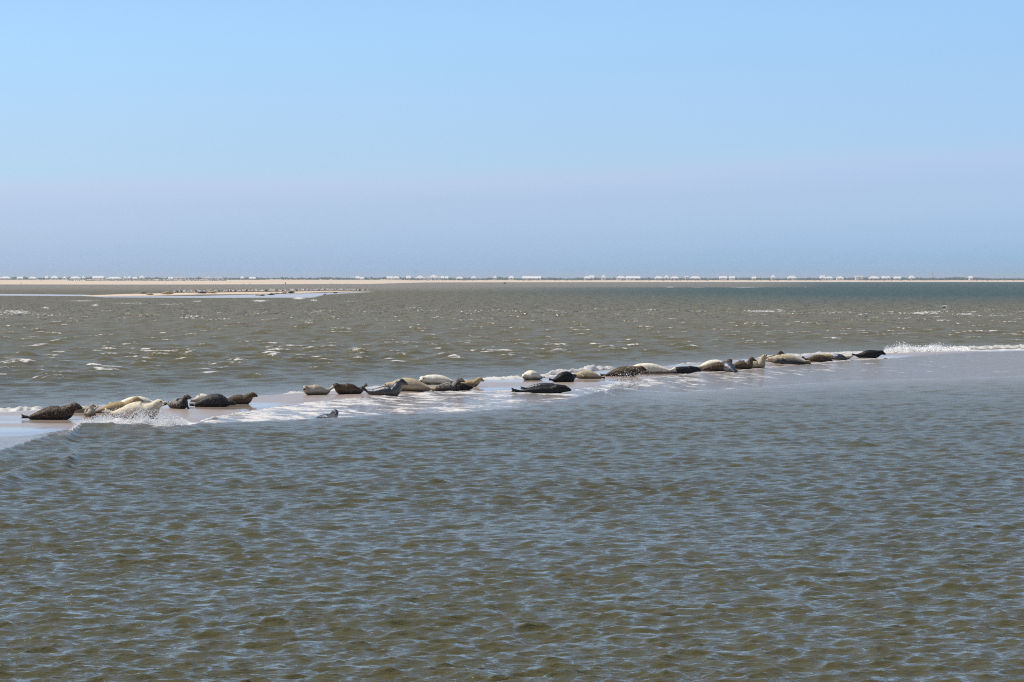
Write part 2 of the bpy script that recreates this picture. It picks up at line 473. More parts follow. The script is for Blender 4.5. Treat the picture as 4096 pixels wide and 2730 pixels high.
    for p in [(60, 1250, 130, 10, .75), (190, 1262, 160, 6, .6), (330, 1204, 120, 3.5, .72), (520, 1214, 120, 3, .72), (680, 1218, 80, 3, .7), (185, 1234, 22, 5, .9), (380, 1222, 20, 6, .85),
              (790, 1206, 30, 4, .8), (1040, 1204, 45, 4, .95), (1195, 1194, 35, 5, 1.0), (1255, 1202, 20, 4, .9), (1400, 1206, 90, 3.5, .6), (1900, 1245, 200, 4, .5), (1650, 1232, 60, 4, .65),
              (3050, 1246, 120, 4, .85), (3120, 1241, 30, 3, .8), (2800, 1247, 40, 3, .75), (3300, 1253, 100, 3, .7), (3440, 1258, 30, 3, .8), (3700, 1253, 110, 4.5, .85), (3870, 1258, 60, 3.5, .8),
              (4000, 1262, 80, 4, .7), (2680, 1149, 25, 2, .9), (2790, 1151, 40, 1.6, .7), (2980, 1150, 100, 1.5, .85), (3220, 1149, 10, 1.6, .8), (780, 1272, 90, 3.5, .6), (1230, 1282, 70, 4, .7),
              (2150, 1262, 120, 3, .6), (2600, 1240, 90, 3, .6)]:
        p = (p[0], p[1], p[2], p[3] * 1.35, p[4] * 0.80); foam = np.maximum(foam, patchy(*p))
    teal = ss(1500, 3700, PX) * ss(1245, 1165, PY) * 0.95 + ss(1300, 2600, PX) * ss(1195, 1165, PY) * 0.35
    teal *= 1 - 0.75 * ss(1152, 1148, PY) * ss(3500, 2900, PX)
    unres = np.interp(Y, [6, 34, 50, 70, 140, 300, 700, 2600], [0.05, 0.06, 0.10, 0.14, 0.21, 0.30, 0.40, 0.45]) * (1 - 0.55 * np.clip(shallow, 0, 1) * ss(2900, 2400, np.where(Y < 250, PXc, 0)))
    co = np.stack([X, Yd, Zt], -1).reshape(-1, 3)
    f = grid_faces(len(rows), len(ks))
    me = make_mesh('sea', co, f)
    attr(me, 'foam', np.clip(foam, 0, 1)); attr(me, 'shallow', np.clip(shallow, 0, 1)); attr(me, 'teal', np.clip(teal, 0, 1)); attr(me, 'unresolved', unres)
    return link('sea', me, M_WATER, kind='structure')
build_sea()

# sea floor far below everything, so that no gap shows past the edges
me = make_mesh('seabed', np.array([[-9000, -200, -0.9], [9000, -200, -0.9], [9000, 9000, -0.9], [-9000, 9000, -0.9]], float), np.array([[0, 1, 2, 3]]))
link('seabed', me, plain('seabed_mud', (0.10, 0.088, 0.052), 0.5), kind='structure')

# ------------------------------------------------------------------ near sandbar
def build_sandbar():
    ks = np.linspace(kx(-900), kx(5000), 360)
    rows = np.exp(np.linspace(math.log(44), math.log(165), 240))
    K, Y = np.meshgrid(ks, rows)
    PX = W0 / 2 + FOC * K
    X = K * Y
    Z = sand_z(PX, Y) + 0.006 * vnoise(X, Y, 31, 3, 0.5)
    me = make_mesh('sandbar', np.stack([X, Y, Z], -1).reshape(-1, 3), grid_faces(len(rows), len(ks)))
    return link('sandbar', me, M_WET, kind='structure')
build_sandbar()

# ------------------------------------------------------------------ far sandbank with its spit, far beach and dune land
bank_near = curve([(330, 1184.5), (420, 1186), (600, 1184), (800, 1179), (1000, 1176.5), (1150, 1175), (1300, 1169), (1480, 1166)])
bank_far = curve([(330, 1183), (500, 1178), (700, 1175), (900, 1173), (1100, 1170), (1300, 1166.5), (1480, 1165)])
def bank_z(px, Y):
    yn, yf = depth(bank_near(px)), depth(bank_far(px))
    prof = np.interp(px, [330, 420, 560, 900, 1300, 1480], [0.02, 0.10, 0.22, 0.25, 0.18, 0.03])
    t = (Y - yn) / np.maximum(yf - yn, 1)
    z = prof * np.clip(1 - (2 * t - 1) ** 2, -1.5, 1)
    return np.where((px < 325) | (px > 1485), -0.4, z)
def build_bank():
    ks = np.linspace(kx(320), kx(1490), 260)
    rows = np.linspace(480, 760, 150)
    K, Y = np.meshgrid(ks, rows); PX = W0 / 2 + FOC * K; X = K * Y
    Z = bank_z(PX, Y) + 0.02 * vnoise(X, Y, 33, 2, 0.2)
    me = make_mesh('far_sandbank', np.stack([X, Y, Z], -1).reshape(-1, 3), grid_faces(len(rows), len(ks)))
    link('far_sandbank', me, M_DRY, kind='structure')
build_bank()

beach_near = curve([(-3000, 1140), (0, 1138.5), (500, 1139), (900, 1138.5), (1300, 1137), (1480, 1136.5), (1700, 1130.5), (2300, 1129.5), (3000, 1129), (4096, 1128.6), (8000, 1127)])
def build_beach():
    ks = np.concatenate([np.linspace(-1.2, -0.26, 30), np.linspace(-0.25, 0.25, 300), np.linspace(0.26, 1.2, 30)])
    rows = np.concatenate([np.linspace(1250, 3200, 110), np.linspace(3300, 8500, 12)])
    K, Y = np.meshgrid(ks, rows); PX = W0 / 2 + FOC * K; X = K * Y
    yn = depth(beach_near(PX))
    top = 1.55
    z = np.clip((Y - yn) / 900 * 1.3, -0.5, top)
    z = z + 0.5 * ss(2850, 3050, Y)
    z = z + 0.10 * vnoise(X, Y, 35, 3, 0.01) * (Y > yn + 100)
    me = make_mesh('far_beach', np.stack([X, Y, z], -1).reshape(-1, 3), grid_faces(len(rows), len(ks)))
    link('far_beach', me, M_DRY, kind='structure')
build_beach()

# ------------------------------------------------------------------ seals
def seal_mat(name, back, belly, spot=None, spot_amt=0.0, spot_scale=26.0, flecks=None, fleck_amt=0.0, rough=0.6, spec=0.2, wet=0.0):
    m = Mat(name)
    co = m.map((1, 1, 1))
    oi = m.node('ShaderNodeObjectInfo')
    va = m.node('ShaderNodeVectorMath', operation='ADD')
    sc = m.node('ShaderNodeVectorMath', operation='SCALE'); sc.inputs[0].default_value = (31.0, 17.0, 9.0)
    m.l.new(oi.outputs['Random'], sc.inputs['Scale'])
    m.l.new(co, va.inputs[0]); m.l.new(sc.outputs[0], va.inputs[1])
    co = va.outputs[0]
    dorsal, along = m.attr('dorsal'), m.attr('along')
    n1 = m.noise(co, 5.0, 4.0, 0.6)
    side = m.math('ADD', dorsal, m.math('MULTIPLY', m.math('SUBTRACT', n1, 0.5), 1.6))
    col = m.mix(m.step(side, -0.75, 0.35), belly, back)
    blot = m.noise(co, 3.2, 3.0)
    col = m.mix(m.math('MULTIPLY', m.step(blot, 0.45, 0.7), 0.35), col, tuple(c * 0.6 for c in back))
    sp = m.noise(co, spot_scale, 3.0, 0.6, 0.8)
    if spot is not None:
        col = m.mix(m.step(sp, 0.66 - spot_amt * 0.25, 0.74 - spot_amt * 0.25), col, spot)
    if flecks is not None:
        fl = m.noise(m.node('ShaderNodeVectorMath', operation='SCALE').outputs[0] if False else co, spot_scale * 1.3, 4.0, 0.65, 1.6)
        col = m.mix(m.step(fl, 0.64 - fleck_amt * 0.25, 0.72 - fleck_amt * 0.25), col, flecks)
    # soaked, glossier fur along the belly line, plus underside shade painted into the colour
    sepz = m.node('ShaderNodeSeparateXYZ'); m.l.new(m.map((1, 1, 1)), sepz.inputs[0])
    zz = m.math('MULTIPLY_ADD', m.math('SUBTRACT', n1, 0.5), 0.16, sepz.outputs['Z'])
    soak_shade = m.step(zz, 0.17, 0.07)
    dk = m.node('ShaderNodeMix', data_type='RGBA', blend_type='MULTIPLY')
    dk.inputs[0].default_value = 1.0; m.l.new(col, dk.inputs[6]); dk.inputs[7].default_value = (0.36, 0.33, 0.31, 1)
    col = m.mix(soak_shade, col, dk.outputs[2])
    rough = m.math('MULTIPLY_ADD', soak_shade, -0.18, rough)
    col = m.mix(m.step(along, 0.035, 0.012), col, (0.025, 0.02, 0.018))        # dark muzzle tip
    fur = m.noise(co, 150.0, 2.0)
    wr = m.noise(co, 9.0, 3.0)
    b = m.bump(wr, 0.015); b = m.bump(fur, 0.004, 1.0, b)
    return m.done(m.bsdf(col, rough, spec, b, 1.45))

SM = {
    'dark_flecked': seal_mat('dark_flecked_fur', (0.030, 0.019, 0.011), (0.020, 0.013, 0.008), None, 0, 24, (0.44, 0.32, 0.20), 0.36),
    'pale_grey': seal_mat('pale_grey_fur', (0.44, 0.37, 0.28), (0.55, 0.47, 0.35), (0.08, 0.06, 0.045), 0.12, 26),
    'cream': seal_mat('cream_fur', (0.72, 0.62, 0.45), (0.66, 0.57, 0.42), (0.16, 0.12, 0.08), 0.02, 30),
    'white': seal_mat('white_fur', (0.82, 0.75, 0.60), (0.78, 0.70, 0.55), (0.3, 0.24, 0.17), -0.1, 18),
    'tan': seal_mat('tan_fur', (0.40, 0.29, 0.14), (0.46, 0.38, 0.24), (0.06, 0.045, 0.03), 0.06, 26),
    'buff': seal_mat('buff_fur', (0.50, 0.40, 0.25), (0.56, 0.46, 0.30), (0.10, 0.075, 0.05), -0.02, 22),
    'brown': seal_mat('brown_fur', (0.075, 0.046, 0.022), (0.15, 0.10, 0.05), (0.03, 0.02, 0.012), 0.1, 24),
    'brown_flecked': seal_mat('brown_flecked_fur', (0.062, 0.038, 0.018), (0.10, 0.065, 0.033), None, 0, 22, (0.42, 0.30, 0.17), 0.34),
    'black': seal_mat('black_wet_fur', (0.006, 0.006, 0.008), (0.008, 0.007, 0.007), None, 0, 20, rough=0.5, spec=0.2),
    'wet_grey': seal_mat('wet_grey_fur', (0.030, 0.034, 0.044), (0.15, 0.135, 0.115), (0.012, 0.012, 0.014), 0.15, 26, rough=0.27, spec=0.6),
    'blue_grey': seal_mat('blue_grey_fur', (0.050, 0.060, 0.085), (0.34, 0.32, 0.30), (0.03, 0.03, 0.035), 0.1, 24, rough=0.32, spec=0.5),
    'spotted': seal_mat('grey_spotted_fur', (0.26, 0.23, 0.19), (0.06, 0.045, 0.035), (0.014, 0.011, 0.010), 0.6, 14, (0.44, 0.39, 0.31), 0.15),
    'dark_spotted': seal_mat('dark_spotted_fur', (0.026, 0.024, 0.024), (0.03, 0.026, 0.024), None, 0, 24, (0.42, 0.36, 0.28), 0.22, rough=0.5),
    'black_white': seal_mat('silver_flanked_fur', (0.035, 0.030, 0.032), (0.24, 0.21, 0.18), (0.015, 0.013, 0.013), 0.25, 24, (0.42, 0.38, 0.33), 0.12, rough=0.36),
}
M_EYE = plain('wet_black_eye', (0.006, 0.005, 0.005), 0.08, 0.8)
M_NOSE = plain('black_nose', (0.012, 0.010, 0.010), 0.3, 0.5)

PROF_S = [0, .012, .03, .055, .08, .11, .15, .19, .24, .30, .38, .46, .55, .64, .72, .80, .86, .90]
PROF_W = [.008, .028, .039, .050, .061, .068, .072, .080, .104, .124, .137, .141, .138, .126, .108, .082, .060, .044]
PROF_U = [.008, .021, .029, .043, .059, .066, .068, .075, .095, .113, .126, .129, .126, .115, .098, .075, .054, .036]
PROF_L = [.008, .024, .032, .039, .049, .058, .066, .080, .102, .120, .132, .134, .130, .118, .098, .072, .048, .034]

def ellipse_loft(stations, n=12):
    """stations: list of (centre, axis a vector, axis b vector); closed tube with capped ends -> verts, tris/quads as lists"""
    V, F = [], []
    for c, a, b in stations:
        for j in range(n):
            t = 2 * math.pi * j / n
            V.append(c + a * math.cos(t) + b * math.sin(t))
    m = len(stations)
    for i in range(m - 1):
        for j in range(n):
            F.append((i * n + j, i * n + (j + 1) % n, (i + 1) * n + (j + 1) % n, (i + 1) * n + j))
    F.append(tuple(reversed(range(n)))); F.append(tuple((m - 1) * n + j for j in range(n)))
    return V, F

def flipper(base, d, wide, thick, L, w0, w1, th, digits=5):
    """a flat fan; digits stick out unevenly at its end"""
    V, F = [], []
    st = []
    for t, w, h in ((0.0, w0, th * 1.3), (0.25, w0 * 0.95, th * 1.1), (0.5, (w0 + w1) * 0.5, th), (0.75, w1 * 0.95, th * 0.85), (0.9, w1, th * 0.75)):
        st.append((base + d * (L * t), wide * w, thick * h))
    parts = [ellipse_loft(st, 14)]
    for i in range(digits):
        u = (i / (digits - 1)) * 2 - 1
        Ld = L * (1.0 + (0.10 if abs(u) > 0.7 else 0.0) + 0.02 * math.sin(i * 5))
        a = base + d * (L * 0.7) + wide * (u * w1 * 0.72)
        b = base + d * Ld + wide * (u * w1 * 1.02)
        dd = (b - a)
        parts.append(ellipse_loft([(a, wide * (w1 * 0.22), thick * th * 0.8), (a + dd * 0.6, wide * (w1 * 0.20), thick * th * 0.75), (b, wide * (w1 * 0.07), thick * th * 0.45)], 8))
    return parts

def seal_geometry(p):
    """the animal for length 1, head along +X, belly resting near z = 0; returns parts, spine samples and head features"""
    g = lambda k, d: p.get(k, d)
    N = 120
    s_arr = np.linspace(0, 0.90, N + 1)
    i_mid = int(N * 0.55 / 0.90)
    ds = 0.90 / N
    neck_up, head_pitch = R(1.15 * g('neck', 12) + 4), R(g('head', 0))
    neck_yaw, head_yaw = R(g('nyaw', 0)), R(g('hyaw', g('nyaw', 0)))
    tail_up, tail_yaw = R(g('tail', 6)), R(g('tyaw', 0))
    arch = R(g('arch', 0))
    pos = [None] * (N + 1); tan = [None] * (N + 1)
    def dir_at(s):
        a = float(ss(0.50, 0.30, s)); b = float(ss(0.20, 0.10, s))
        pit = neck_up * a + (head_pitch - neck_up) * b - tail_up * float(ss(0.60, 0.86, s)) + arch * (s - 0.5)
        yaw = neck_yaw * float(ss(0.42, 0.22, s)) + (head_yaw - neck_yaw) * b - tail_yaw * float(ss(0.58, 0.86, s))
        return Vector((math.cos(pit) * math.cos(yaw), math.cos(pit) * math.sin(yaw), math.sin(pit)))
    pos[i_mid] = Vector((0, 0, 0))
    for i in range(N + 1): tan[i] = dir_at(s_arr[i])
    for i in range(i_mid - 1, -1, -1): pos[i] = pos[i + 1] + (tan[i] + tan[i + 1]).normalized() * ds
    for i in range(i_mid + 1, N + 1): pos[i] = pos[i - 1] - (tan[i] + tan[i - 1]).normalized() * ds
    fat = g('fat', 1.0)
    roll0 = R(g('roll', 0)); hroll = R(g('hroll', 0))
    frames = []
    for i in range(N + 1):
        T = tan[i]; s = s_arr[i]
        U = Vector((0, 0, 1)); U = (U - T * U.dot(T))
        U.normalize()
        S = T.cross(U)
        r = roll0 * float(ss(0.13, 0.30, s)) + hroll * float(ss(0.22, 0.12, s))
        U2 = U * math.cos(r) + S * math.sin(r); S2 = T.cross(U2)
        k = 1 + (fat - 1) * float(ss(0.16, 0.36, s))
        w = float(np.interp(s, PROF_S, PROF_W)) * k; hu = float(np.interp(s, PROF_S, PROF_U)) * k; hl = float(np.interp(s, PROF_S, PROF_L)) * k
        under = math.sqrt((hl * U2.z) ** 2 + (w * S2.z) ** 2)
        frames.append((pos[i] + Vector((0, 0, under * float(g('lie', 0.85)))), T, U2, S2, w, hu, hl))
    V, F = [], []
    n = 22
    for i in range(0, N + 1, 2):
        c, T, U, S, w, hu, hl = frames[i]
        for j in range(n):
            t = 2 * math.pi * j / n
            V.append(c + S * (w * math.cos(t)) + U * ((hu if math.sin(t) > 0 else hl) * math.sin(t)))
    m = len(range(0, N + 1, 2))
    for i in range(m - 1):
        for j in range(n):
            F.append((i * n + j, i * n + (j + 1) % n, (i + 1) * n + (j + 1) % n, (i + 1) * n + j))
    F.append(tuple(reversed(range(n)))); F.append(tuple((m - 1) * n + j for j in range(n)))
    parts = [(V, F)]
    fr = lambda s: frames[int(round(s / ds))]
    # muzzle pads and brow
    for sd in (-1, 1):
        c, T, U, S, w, hu, hl = fr(0.024)
        parts.append(ellipse_loft([(c + S * (sd * 0.014) - U * 0.006 + T * x, S * r, U * r) for x, r in ((-0.02, .006), (-.012, .016), (0, .020), (.010, .016), (.018, .005))], 10))
    # hind flippers, soles together or fanned
    c, T, U, S, w, hu, hl = fr(0.875)
    splay = R(g('splay', 9))
    hp = R(g('hindup', 0))
    for sd in (-1, 1):
        d = (-T * math.cos(hp) + U * math.sin(hp)).normalized()
        d = (d * math.cos(splay) + S * (sd * math.sin(splay))).normalized()
        up = (U - d * U.dot(d)).normalized()
        tw = R(g('twist', 38)) * sd
        sidev = d.cross(up)
        wide = up * math.cos(tw) + sidev * math.sin(tw); thick = d.cross(wide)
        parts += flipper(c + S * (sd * 0.020), d, wide, thick, 0.15, 0.032, 0.042, 0.011)
    # fore flippers
    for sd in (-1, 1):
        mode = g('ff', {}).get(sd, 'rest')
        c, T, U, S, w, hu, hl = fr(0.315)
        if mode == 'none': continue
        th = R(-28)
        base = c + S * (sd * w * 0.86 * math.cos(th)) + U * (hl * 0.86 * math.sin(th))
        out = S * sd
        if mode == 'rest': d = (-T * 0.86 + out * 0.30 - U * 0.42); nrm = out * 0.9 + U * 0.35
        elif mode == 'prop':
            fw = Vector((1, 0, 0)); d = Vector((0, 0, -0.9)) + out * 0.28 - fw * 0.18; nrm = out * 0.8 + fw * 0.3; base = base - T * 0.03
        elif mode == 'up': d = (U * 0.55 + out * 0.70 - T * 0.45); nrm = T * 0.3 + out * 0.2 + U * 0.7
        elif mode == 'side': d = (-T * 0.80 + out * 0.35 + U * 0.30); nrm = out * 0.8 - U * 0.5
        else: d = -T; nrm = out
        d.normalize(); nrm = (nrm - d * nrm.dot(d)).normalized(); wide = d.cross(nrm)
        parts += flipper(base - d * 0.02, d, wide, nrm, 0.155, 0.030, 0.036, 0.010)
    # eyes and nose
    eyes = []
    c, T, U, S, w, hu, hl = fr(0.070)
    for sd in (-1, 1):
        eyes.append((c + S * (sd * w * 0.80) + U * (hu * 0.56), 0.0135))
    c, T, U, S, w, hu, hl = fr(0.004)
    nose = (c + U * 0.006 + T * 0.002, 0.0125)
    return parts, frames, eyes, nose

def ball_mesh(name, r, mat, squash=(1, 1, 1)):
    bm = bmesh.new(); bmesh.ops.create_icosphere(bm, subdivisions=2, radius=1.0)
    for v in bm.verts: v.co = Vector((v.co.x * r * squash[0], v.co.y * r * squash[1], v.co.z * r * squash[2]))
    for f in bm.faces: f.smooth = True
    me = bpy.data.meshes.new(name); bm.to_mesh(me); bm.free(); me.materials.append(mat)
    return me

def soft_floor(V, zf=0.0, k=0.020):
    """flatten the belly where it presses on the sand"""
    z = V[:, 2] - zf
    V[:, 2] = zf + k * np.log1p(np.exp(np.clip(z / k, -40, 40)))
    V[:, 2] = np.where(z > 6 * k, zf + z, V[:, 2])
    return V

SEALS = []
def add_seal(x0, x1, base, label, mat, heading=0, sink=0.06, group='seals resting on the near sandbar', z=None, vox=0.0117, name='seal', water=None, **p):
    """x0..x1: photo columns spanned, base: row of the near line where it lies on the sand"""
    b = p.pop('belly', 0)
    if b: p['roll'] = -b if math.cos(R(heading)) >= 0 else b
    ftop, ntop = p.pop('ftop', None), p.pop('ntop', None)
    rot = np.array(Matrix.Rotation(R(heading), 3, 'Z'))
    g0 = ground((x0 + x1) / 2, base) if z is None else at((x0 + x1) / 2, base, z)
    for it in range(7):
        parts, frames, eyes, nose = seal_geometry(p)
        V = np.array([v for P, _ in parts for v in P], float)
        body_low = min(f[0].z - (f[6] if abs(f[2].z) > 0.5 else f[4]) for f in frames)
        zsh = -body_low - sink * 0.28
        V[:, 2] += zsh
        V = soft_floor(V)
        W = V @ rot.T
        ext = W[:, 0].max() - W[:, 0].min()
        Y = g0.y
        for _ in range(3):
            Lm = (x1 - x0) / FOC * Y / ext
            low = W[:, 2] < 0.05
            Y = g0.y + max(0.0, -W[low, 1].min()) * Lm * 0.8
        want = ftop or ntop
        if not want or it == 6: break
        need = spot((x0 + x1) / 2, want, Y).z - g0.z
        seg = [f for i, f in enumerate(frames) if (i < 27 if ntop else 28 < i < 95)]
        have = max(f[0].z + math.sqrt((f[5] * f[2].z) ** 2 + (f[4] * f[3].z) ** 2) for f in seg) * Lm + zsh * Lm - 0.022 * Lm
        if ftop: p['fat'] = min(1.35, max(0.62, p.get('fat', 1.0) * (need / have) ** 0.9))
        else:
            nk = p.get('neck', 12) + math.degrees((need - have) / (0.30 * Lm)) * 0.7
            if nk < 0: p['fat'] = max(0.62, p.get('fat', 1.0) * 0.94)
            p['neck'] = min(72, max(0, nk))
    cx = float(kx((x0 + x1) / 2)) * Y - (W[:, 0].max() + W[:, 0].min()) / 2 * Lm
    # mesh in local axes, true size
    verts, faces, off = [], [], 0
    for P, F in parts:
        faces += [tuple(i + off for i in f) for f in F]; off += len(P)
    me = bpy.data.meshes.new(name + '_body')
    me.from_pydata([tuple(v) for v in V * Lm], [], faces)
    o = bpy.data.objects.new(name, me); C.objects.link(o)
    rm = o.modifiers.new('r', 'REMESH'); rm.mode = 'VOXEL'; rm.voxel_size = vox * Lm
    sm = o.modifiers.new('s', 'SMOOTH'); sm.factor = 0.5; sm.iterations = 3
    o.location = (cx, Y, g0.z - 0.022 * Lm)
    o.rotation_euler = (0, 0, R(heading))
    o['label'] = label; o['category'] = 'seal'
    if group: o['group'] = group
    SEALS.append((o, frames, eyes, nose, zsh, Lm, mat, label, (W[:, 2].max() * Lm, Y)))
    return o

G1 = 'seals resting on the near sandbar'
# ---- left group
add_seal(80, 330, 1681, 'dark pale-flecked seal lying furthest left, hind flippers pointing to the left', 'dark_flecked', 4, neck=18, head=6, tail=7, nyaw=-10, hyaw=-16, fat=1.0, belly=0, ff={1: 'rest', -1: 'none'}, ntop=1610)
add_seal(318, 388, 1668, 'grey-faced seal with head up, chest facing us, just right of the leftmost seal', 'pale_grey', -64, neck=52, head=0, nyaw=24, hyaw=48, tail=4, fat=1.1, ff={1: 'prop', -1: 'prop'}, ntop=1605)
add_seal(255, 398, 1652, 'pale seal hidden behind the leftmost seals, only its raised hind flipper showing', 'cream', 172, neck=2, tail=34, hindup=12, fat=0.85)
add_seal(352, 570, 1654, 'tan black-speckled seal stretched out behind the splashed pale seal, head to the right', 'tan', 14, neck=16, head=6, tail=2, fat=0.92, ntop=1587)
add_seal(430, 640, 1632, 'white-bellied seal showing only its back over the tan speckled seal', 'white', 6, neck=2, head=0, tail=14, fat=1.05, ftop=1586)
add_seal(408, 669, 1678, 'cream-headed pale seal sprayed by the splashing wave, head and tail raised', 'cream', -4, neck=32, head=14, tail=20, nyaw=-4, hyaw=-12, fat=1.12, belly=12, ff={-1: 'side'}, ntop=1596)
add_seal(646, 770, 1637, 'mottled grey seal sitting chest-up right of the splashed cream seal', 'spotted', -52, neck=36, head=6, nyaw=14, hyaw=42, tail=22, fat=1.05, ntop=1575)
add_seal(752, 946, 1629, 'long charcoal seal peppered with white flecks, silvery rump, head low to the right', 'dark_spotted', 2, neck=8, head=0, nyaw=-16, hyaw=-30, tail=2, fat=1.08, ftop=1575)
add_seal(758, 868, 1611, 'white seal on its side behind the charcoal seal, flipper raised', 'white', 176, neck=3, head=-4, tail=6, belly=60, fat=0.95, ff={1: 'up', -1: 'up'}, ftop=1566)
add_seal(862, 1032, 1618, 'plain brown seal looking right with raised head, last of the left group', 'brown', -4, neck=22, head=4, tail=4, nyaw=-4, fat=1.0, ntop=1569)
# ---- middle group
add_seal(1211, 1338, 1581, 'small pale seal curled like a banana, face to us, leftmost of the middle group', 'pale_grey', 206, neck=34, head=4, nyaw=26, hyaw=60, tail=40, fat=1.10, belly=25, ff={1: 'side', -1: 'side'}, ntop=1541)
add_seal(1334, 1473, 1578, 'dark brown seal bent up at both ends, beside the upright slate-grey seal', 'brown', 203, neck=40, head=12, nyaw=24, hyaw=58, tail=46, fat=1.06, belly=25, ff={1: 'side', -1: 'side'}, ntop=1531)
add_seal(1435, 1632, 1588, 'wet slate-grey seal sitting upright on its fore flippers, head high, tail up', 'wet_grey', -6, neck=60, head=-4, nyaw=-2, tail=30, fat=0.86, ff={-1: 'prop', 1: 'prop'}, ntop=1514)
add_seal(1526, 1752, 1566, 'biggest sandy-tan seal, lying broadside behind the upright grey seal', 'buff', 176, neck=9, head=4, tail=8, fat=1.18, hindup=-6, ff={-1: 'up'}, ftop=1511)
add_seal(1676, 1850, 1540, 'white seal with face turned to us, lying behind the big tan seal', 'white', 186, neck=14, head=0, nyaw=28, hyaw=72, tail=4, fat=0.80, ftop=1499)
add_seal(1704, 1860, 1568, 'black and grey mottled seal lying in front of the white-faced one, head raised', 'spotted', 2, neck=32, head=-2, nyaw=-12, hyaw=-18, tail=8, fat=0.98, ntop=1509)
add_seal(1780, 1908, 1562, 'black seal with lifted tail, tucked behind the black and grey mottled seal', 'black', 178, neck=3, head=0, tail=28, fat=1.0)
add_seal(1800, 1938, 1548, 'tan seal with raised head, last of the middle group', 'tan', -8, neck=28, head=-4, nyaw=-4, tail=4, fat=0.86, ff={-1: 'prop', 1: 'rest'}, ntop=1509)
# ---- right-hand row
add_seal(2086, 2186, 1521, 'whitish plump seal facing us, alone at the start of the long row', 'white', 212, neck=16, head=0, nyaw=20, hyaw=46, tail=12, fat=1.12, ftop=1479)
add_seal(2190, 2308, 1530, 'glossy black seal with tail stretched to the left and rounded back to us', 'black', 38, neck=18, head=10, nyaw=10, hyaw=26, tail=10, fat=1.18, tyaw=8, ftop=1486)
add_seal(2040, 2286, 1584, 'large jet-black seal at the foam edge, lying flat with humped back', 'black', -4, neck=2, head=-4, tail=2, fat=1.12, arch=-26, ff={-1: 'none', 1: 'none'}, ftop=1543)
add_seal(2078, 2256, 1567, 'dark grey wet-backed seal just behind the large jet-black seal', 'wet_grey', 2, neck=-1, head=-8, tail=2, fat=1.14, arch=-22, ftop=1532)
add_seal(2282, 2424, 1516, 'sandy seal with grey underside, head hidden behind the glossy black seal', 'buff', 178, neck=10, head=4, tail=6, fat=1.06, belly=30, ftop=1481)
add_seal(2396, 2588, 1507, 'brown fleck-coated seal with flipper on its side, wave spray at its chest', 'brown_flecked', -3, neck=12, head=4, tail=2, nyaw=-6, fat=0.98, ff={-1: 'side'}, ntop=1463)
add_seal(2494, 2712, 1495, 'longest white seal, lying between the brown flecked and the matt black seal', 'white', 178, neck=4, head=14, tail=12, hindup=10, fat=1.06, belly=40, ff={1: 'up'}, ftop=1453)
add_seal(2634, 2808, 1495, 'matt black seal with its hind flippers against the long white seal', 'black', 3, neck=8, head=2, tail=10, hindup=10, fat=0.98, ftop=1464)
add_seal(2772, 2930, 1476, 'ivory seal mostly hidden behind two dark mottled seals', 'white', 4, neck=2, head=0, tail=4, fat=1.10, ftop=1439)
add_seal(2782, 2932, 1488, 'dark brown mottled seal with lifted head, touching the small blue-grey seal', 'brown_flecked', 3, neck=40, head=20, nyaw=18, hyaw=60, tail=2, fat=0.98, ntop=1436)
add_seal(2874, 2952, 1506, 'small blue-grey seal in the shallow wash with its back to us', 'blue_grey', 112, neck=44, head=6, tail=2, fat=1.2, ff={1: 'rest', -1: 'rest'}, ntop=1462)
add_seal(2898, 3026, 1478, 'chocolate-brown seal looking right, behind the small blue-grey seal', 'brown_flecked', -2, neck=14, head=-4, tail=2, nyaw=-6, fat=1.10, ntop=1428)
add_seal(2950, 3069, 1473, 'buff seal bending up like a bow, nose pointing at the sky', 'buff', -10, neck=52, head=42, tail=42, fat=1.0, ntop=1419)
add_seal(3060, 3246, 1455, 'broad sand-coloured seal lying on its side behind the silver-sided one', 'buff', 178, neck=8, head=4, tail=6, fat=1.22, belly=50, ff={1: 'side'}, ftop=1419)
add_seal(3040, 3136, 1440, 'dark seal of which only the head rises over the broad sand-coloured seal', 'brown', -8, neck=48, head=-4, nyaw=-4, tail=2, fat=0.8, ntop=1403)
add_seal(3094, 3248, 1464, 'silver-sided black seal lying in front of the broad sand-coloured seal', 'black_white', 178, neck=8, head=2, tail=5, fat=1.04, ftop=1434)
add_seal(3204, 3332, 1452, 'dark brown seal with curled hind flippers, right of the silver-sided seal', 'brown_flecked', 4, neck=6, head=-8, tail=26, hindup=10, fat=1.05, ftop=1419)
add_seal(3258, 3364, 1436, 'tan seal behind the row with its hind flippers lifted highest', 'tan', 176, neck=2, head=0, tail=30, fat=0.85, ff={1: 'up', -1: 'up'})
add_seal(3322, 3400, 1440, 'grey seal lying lowest behind the small yellowish seal', 'blue_grey', 176, neck=4, tail=4, fat=0.95, ftop=1415)
add_seal(3322, 3412, 1450, 'small yellowish seal with raised head near the right end of the row', 'cream', -14, neck=38, head=22, nyaw=-14, hyaw=-30, tail=4, fat=1.0, ff={-1: 'side'}, ntop=1419)
add_seal(3404, 3545, 1447, 'black-brown seal at the right end of the row, tail arched, facing the surf', 'black', 4, neck=30, head=-6, tail=24, hindup=-14, fat=1.02, ntop=1402)
# ---- in the water
GW = 'seals swimming off the sandbar'
add_seal(1218, 1357, 1692, 'swimming seal with only its head and wet back above the water by the foam', 'blue_grey', -38, neck=40, head=-6, nyaw=-20, hyaw=-34, tail=0, fat=0.85, group=GW, z=-0.21, ff={1: 'none', -1: 'none'})
add_seal(1820, 1935, 1752, 'submerged seal showing only a sliver of dark back in the open water', 'wet_grey', 4, neck=-6, head=-14, tail=-6, fat=0.9, arch=-14, group=GW, z=-0.24, ff={1: 'none', -1: 'none'})
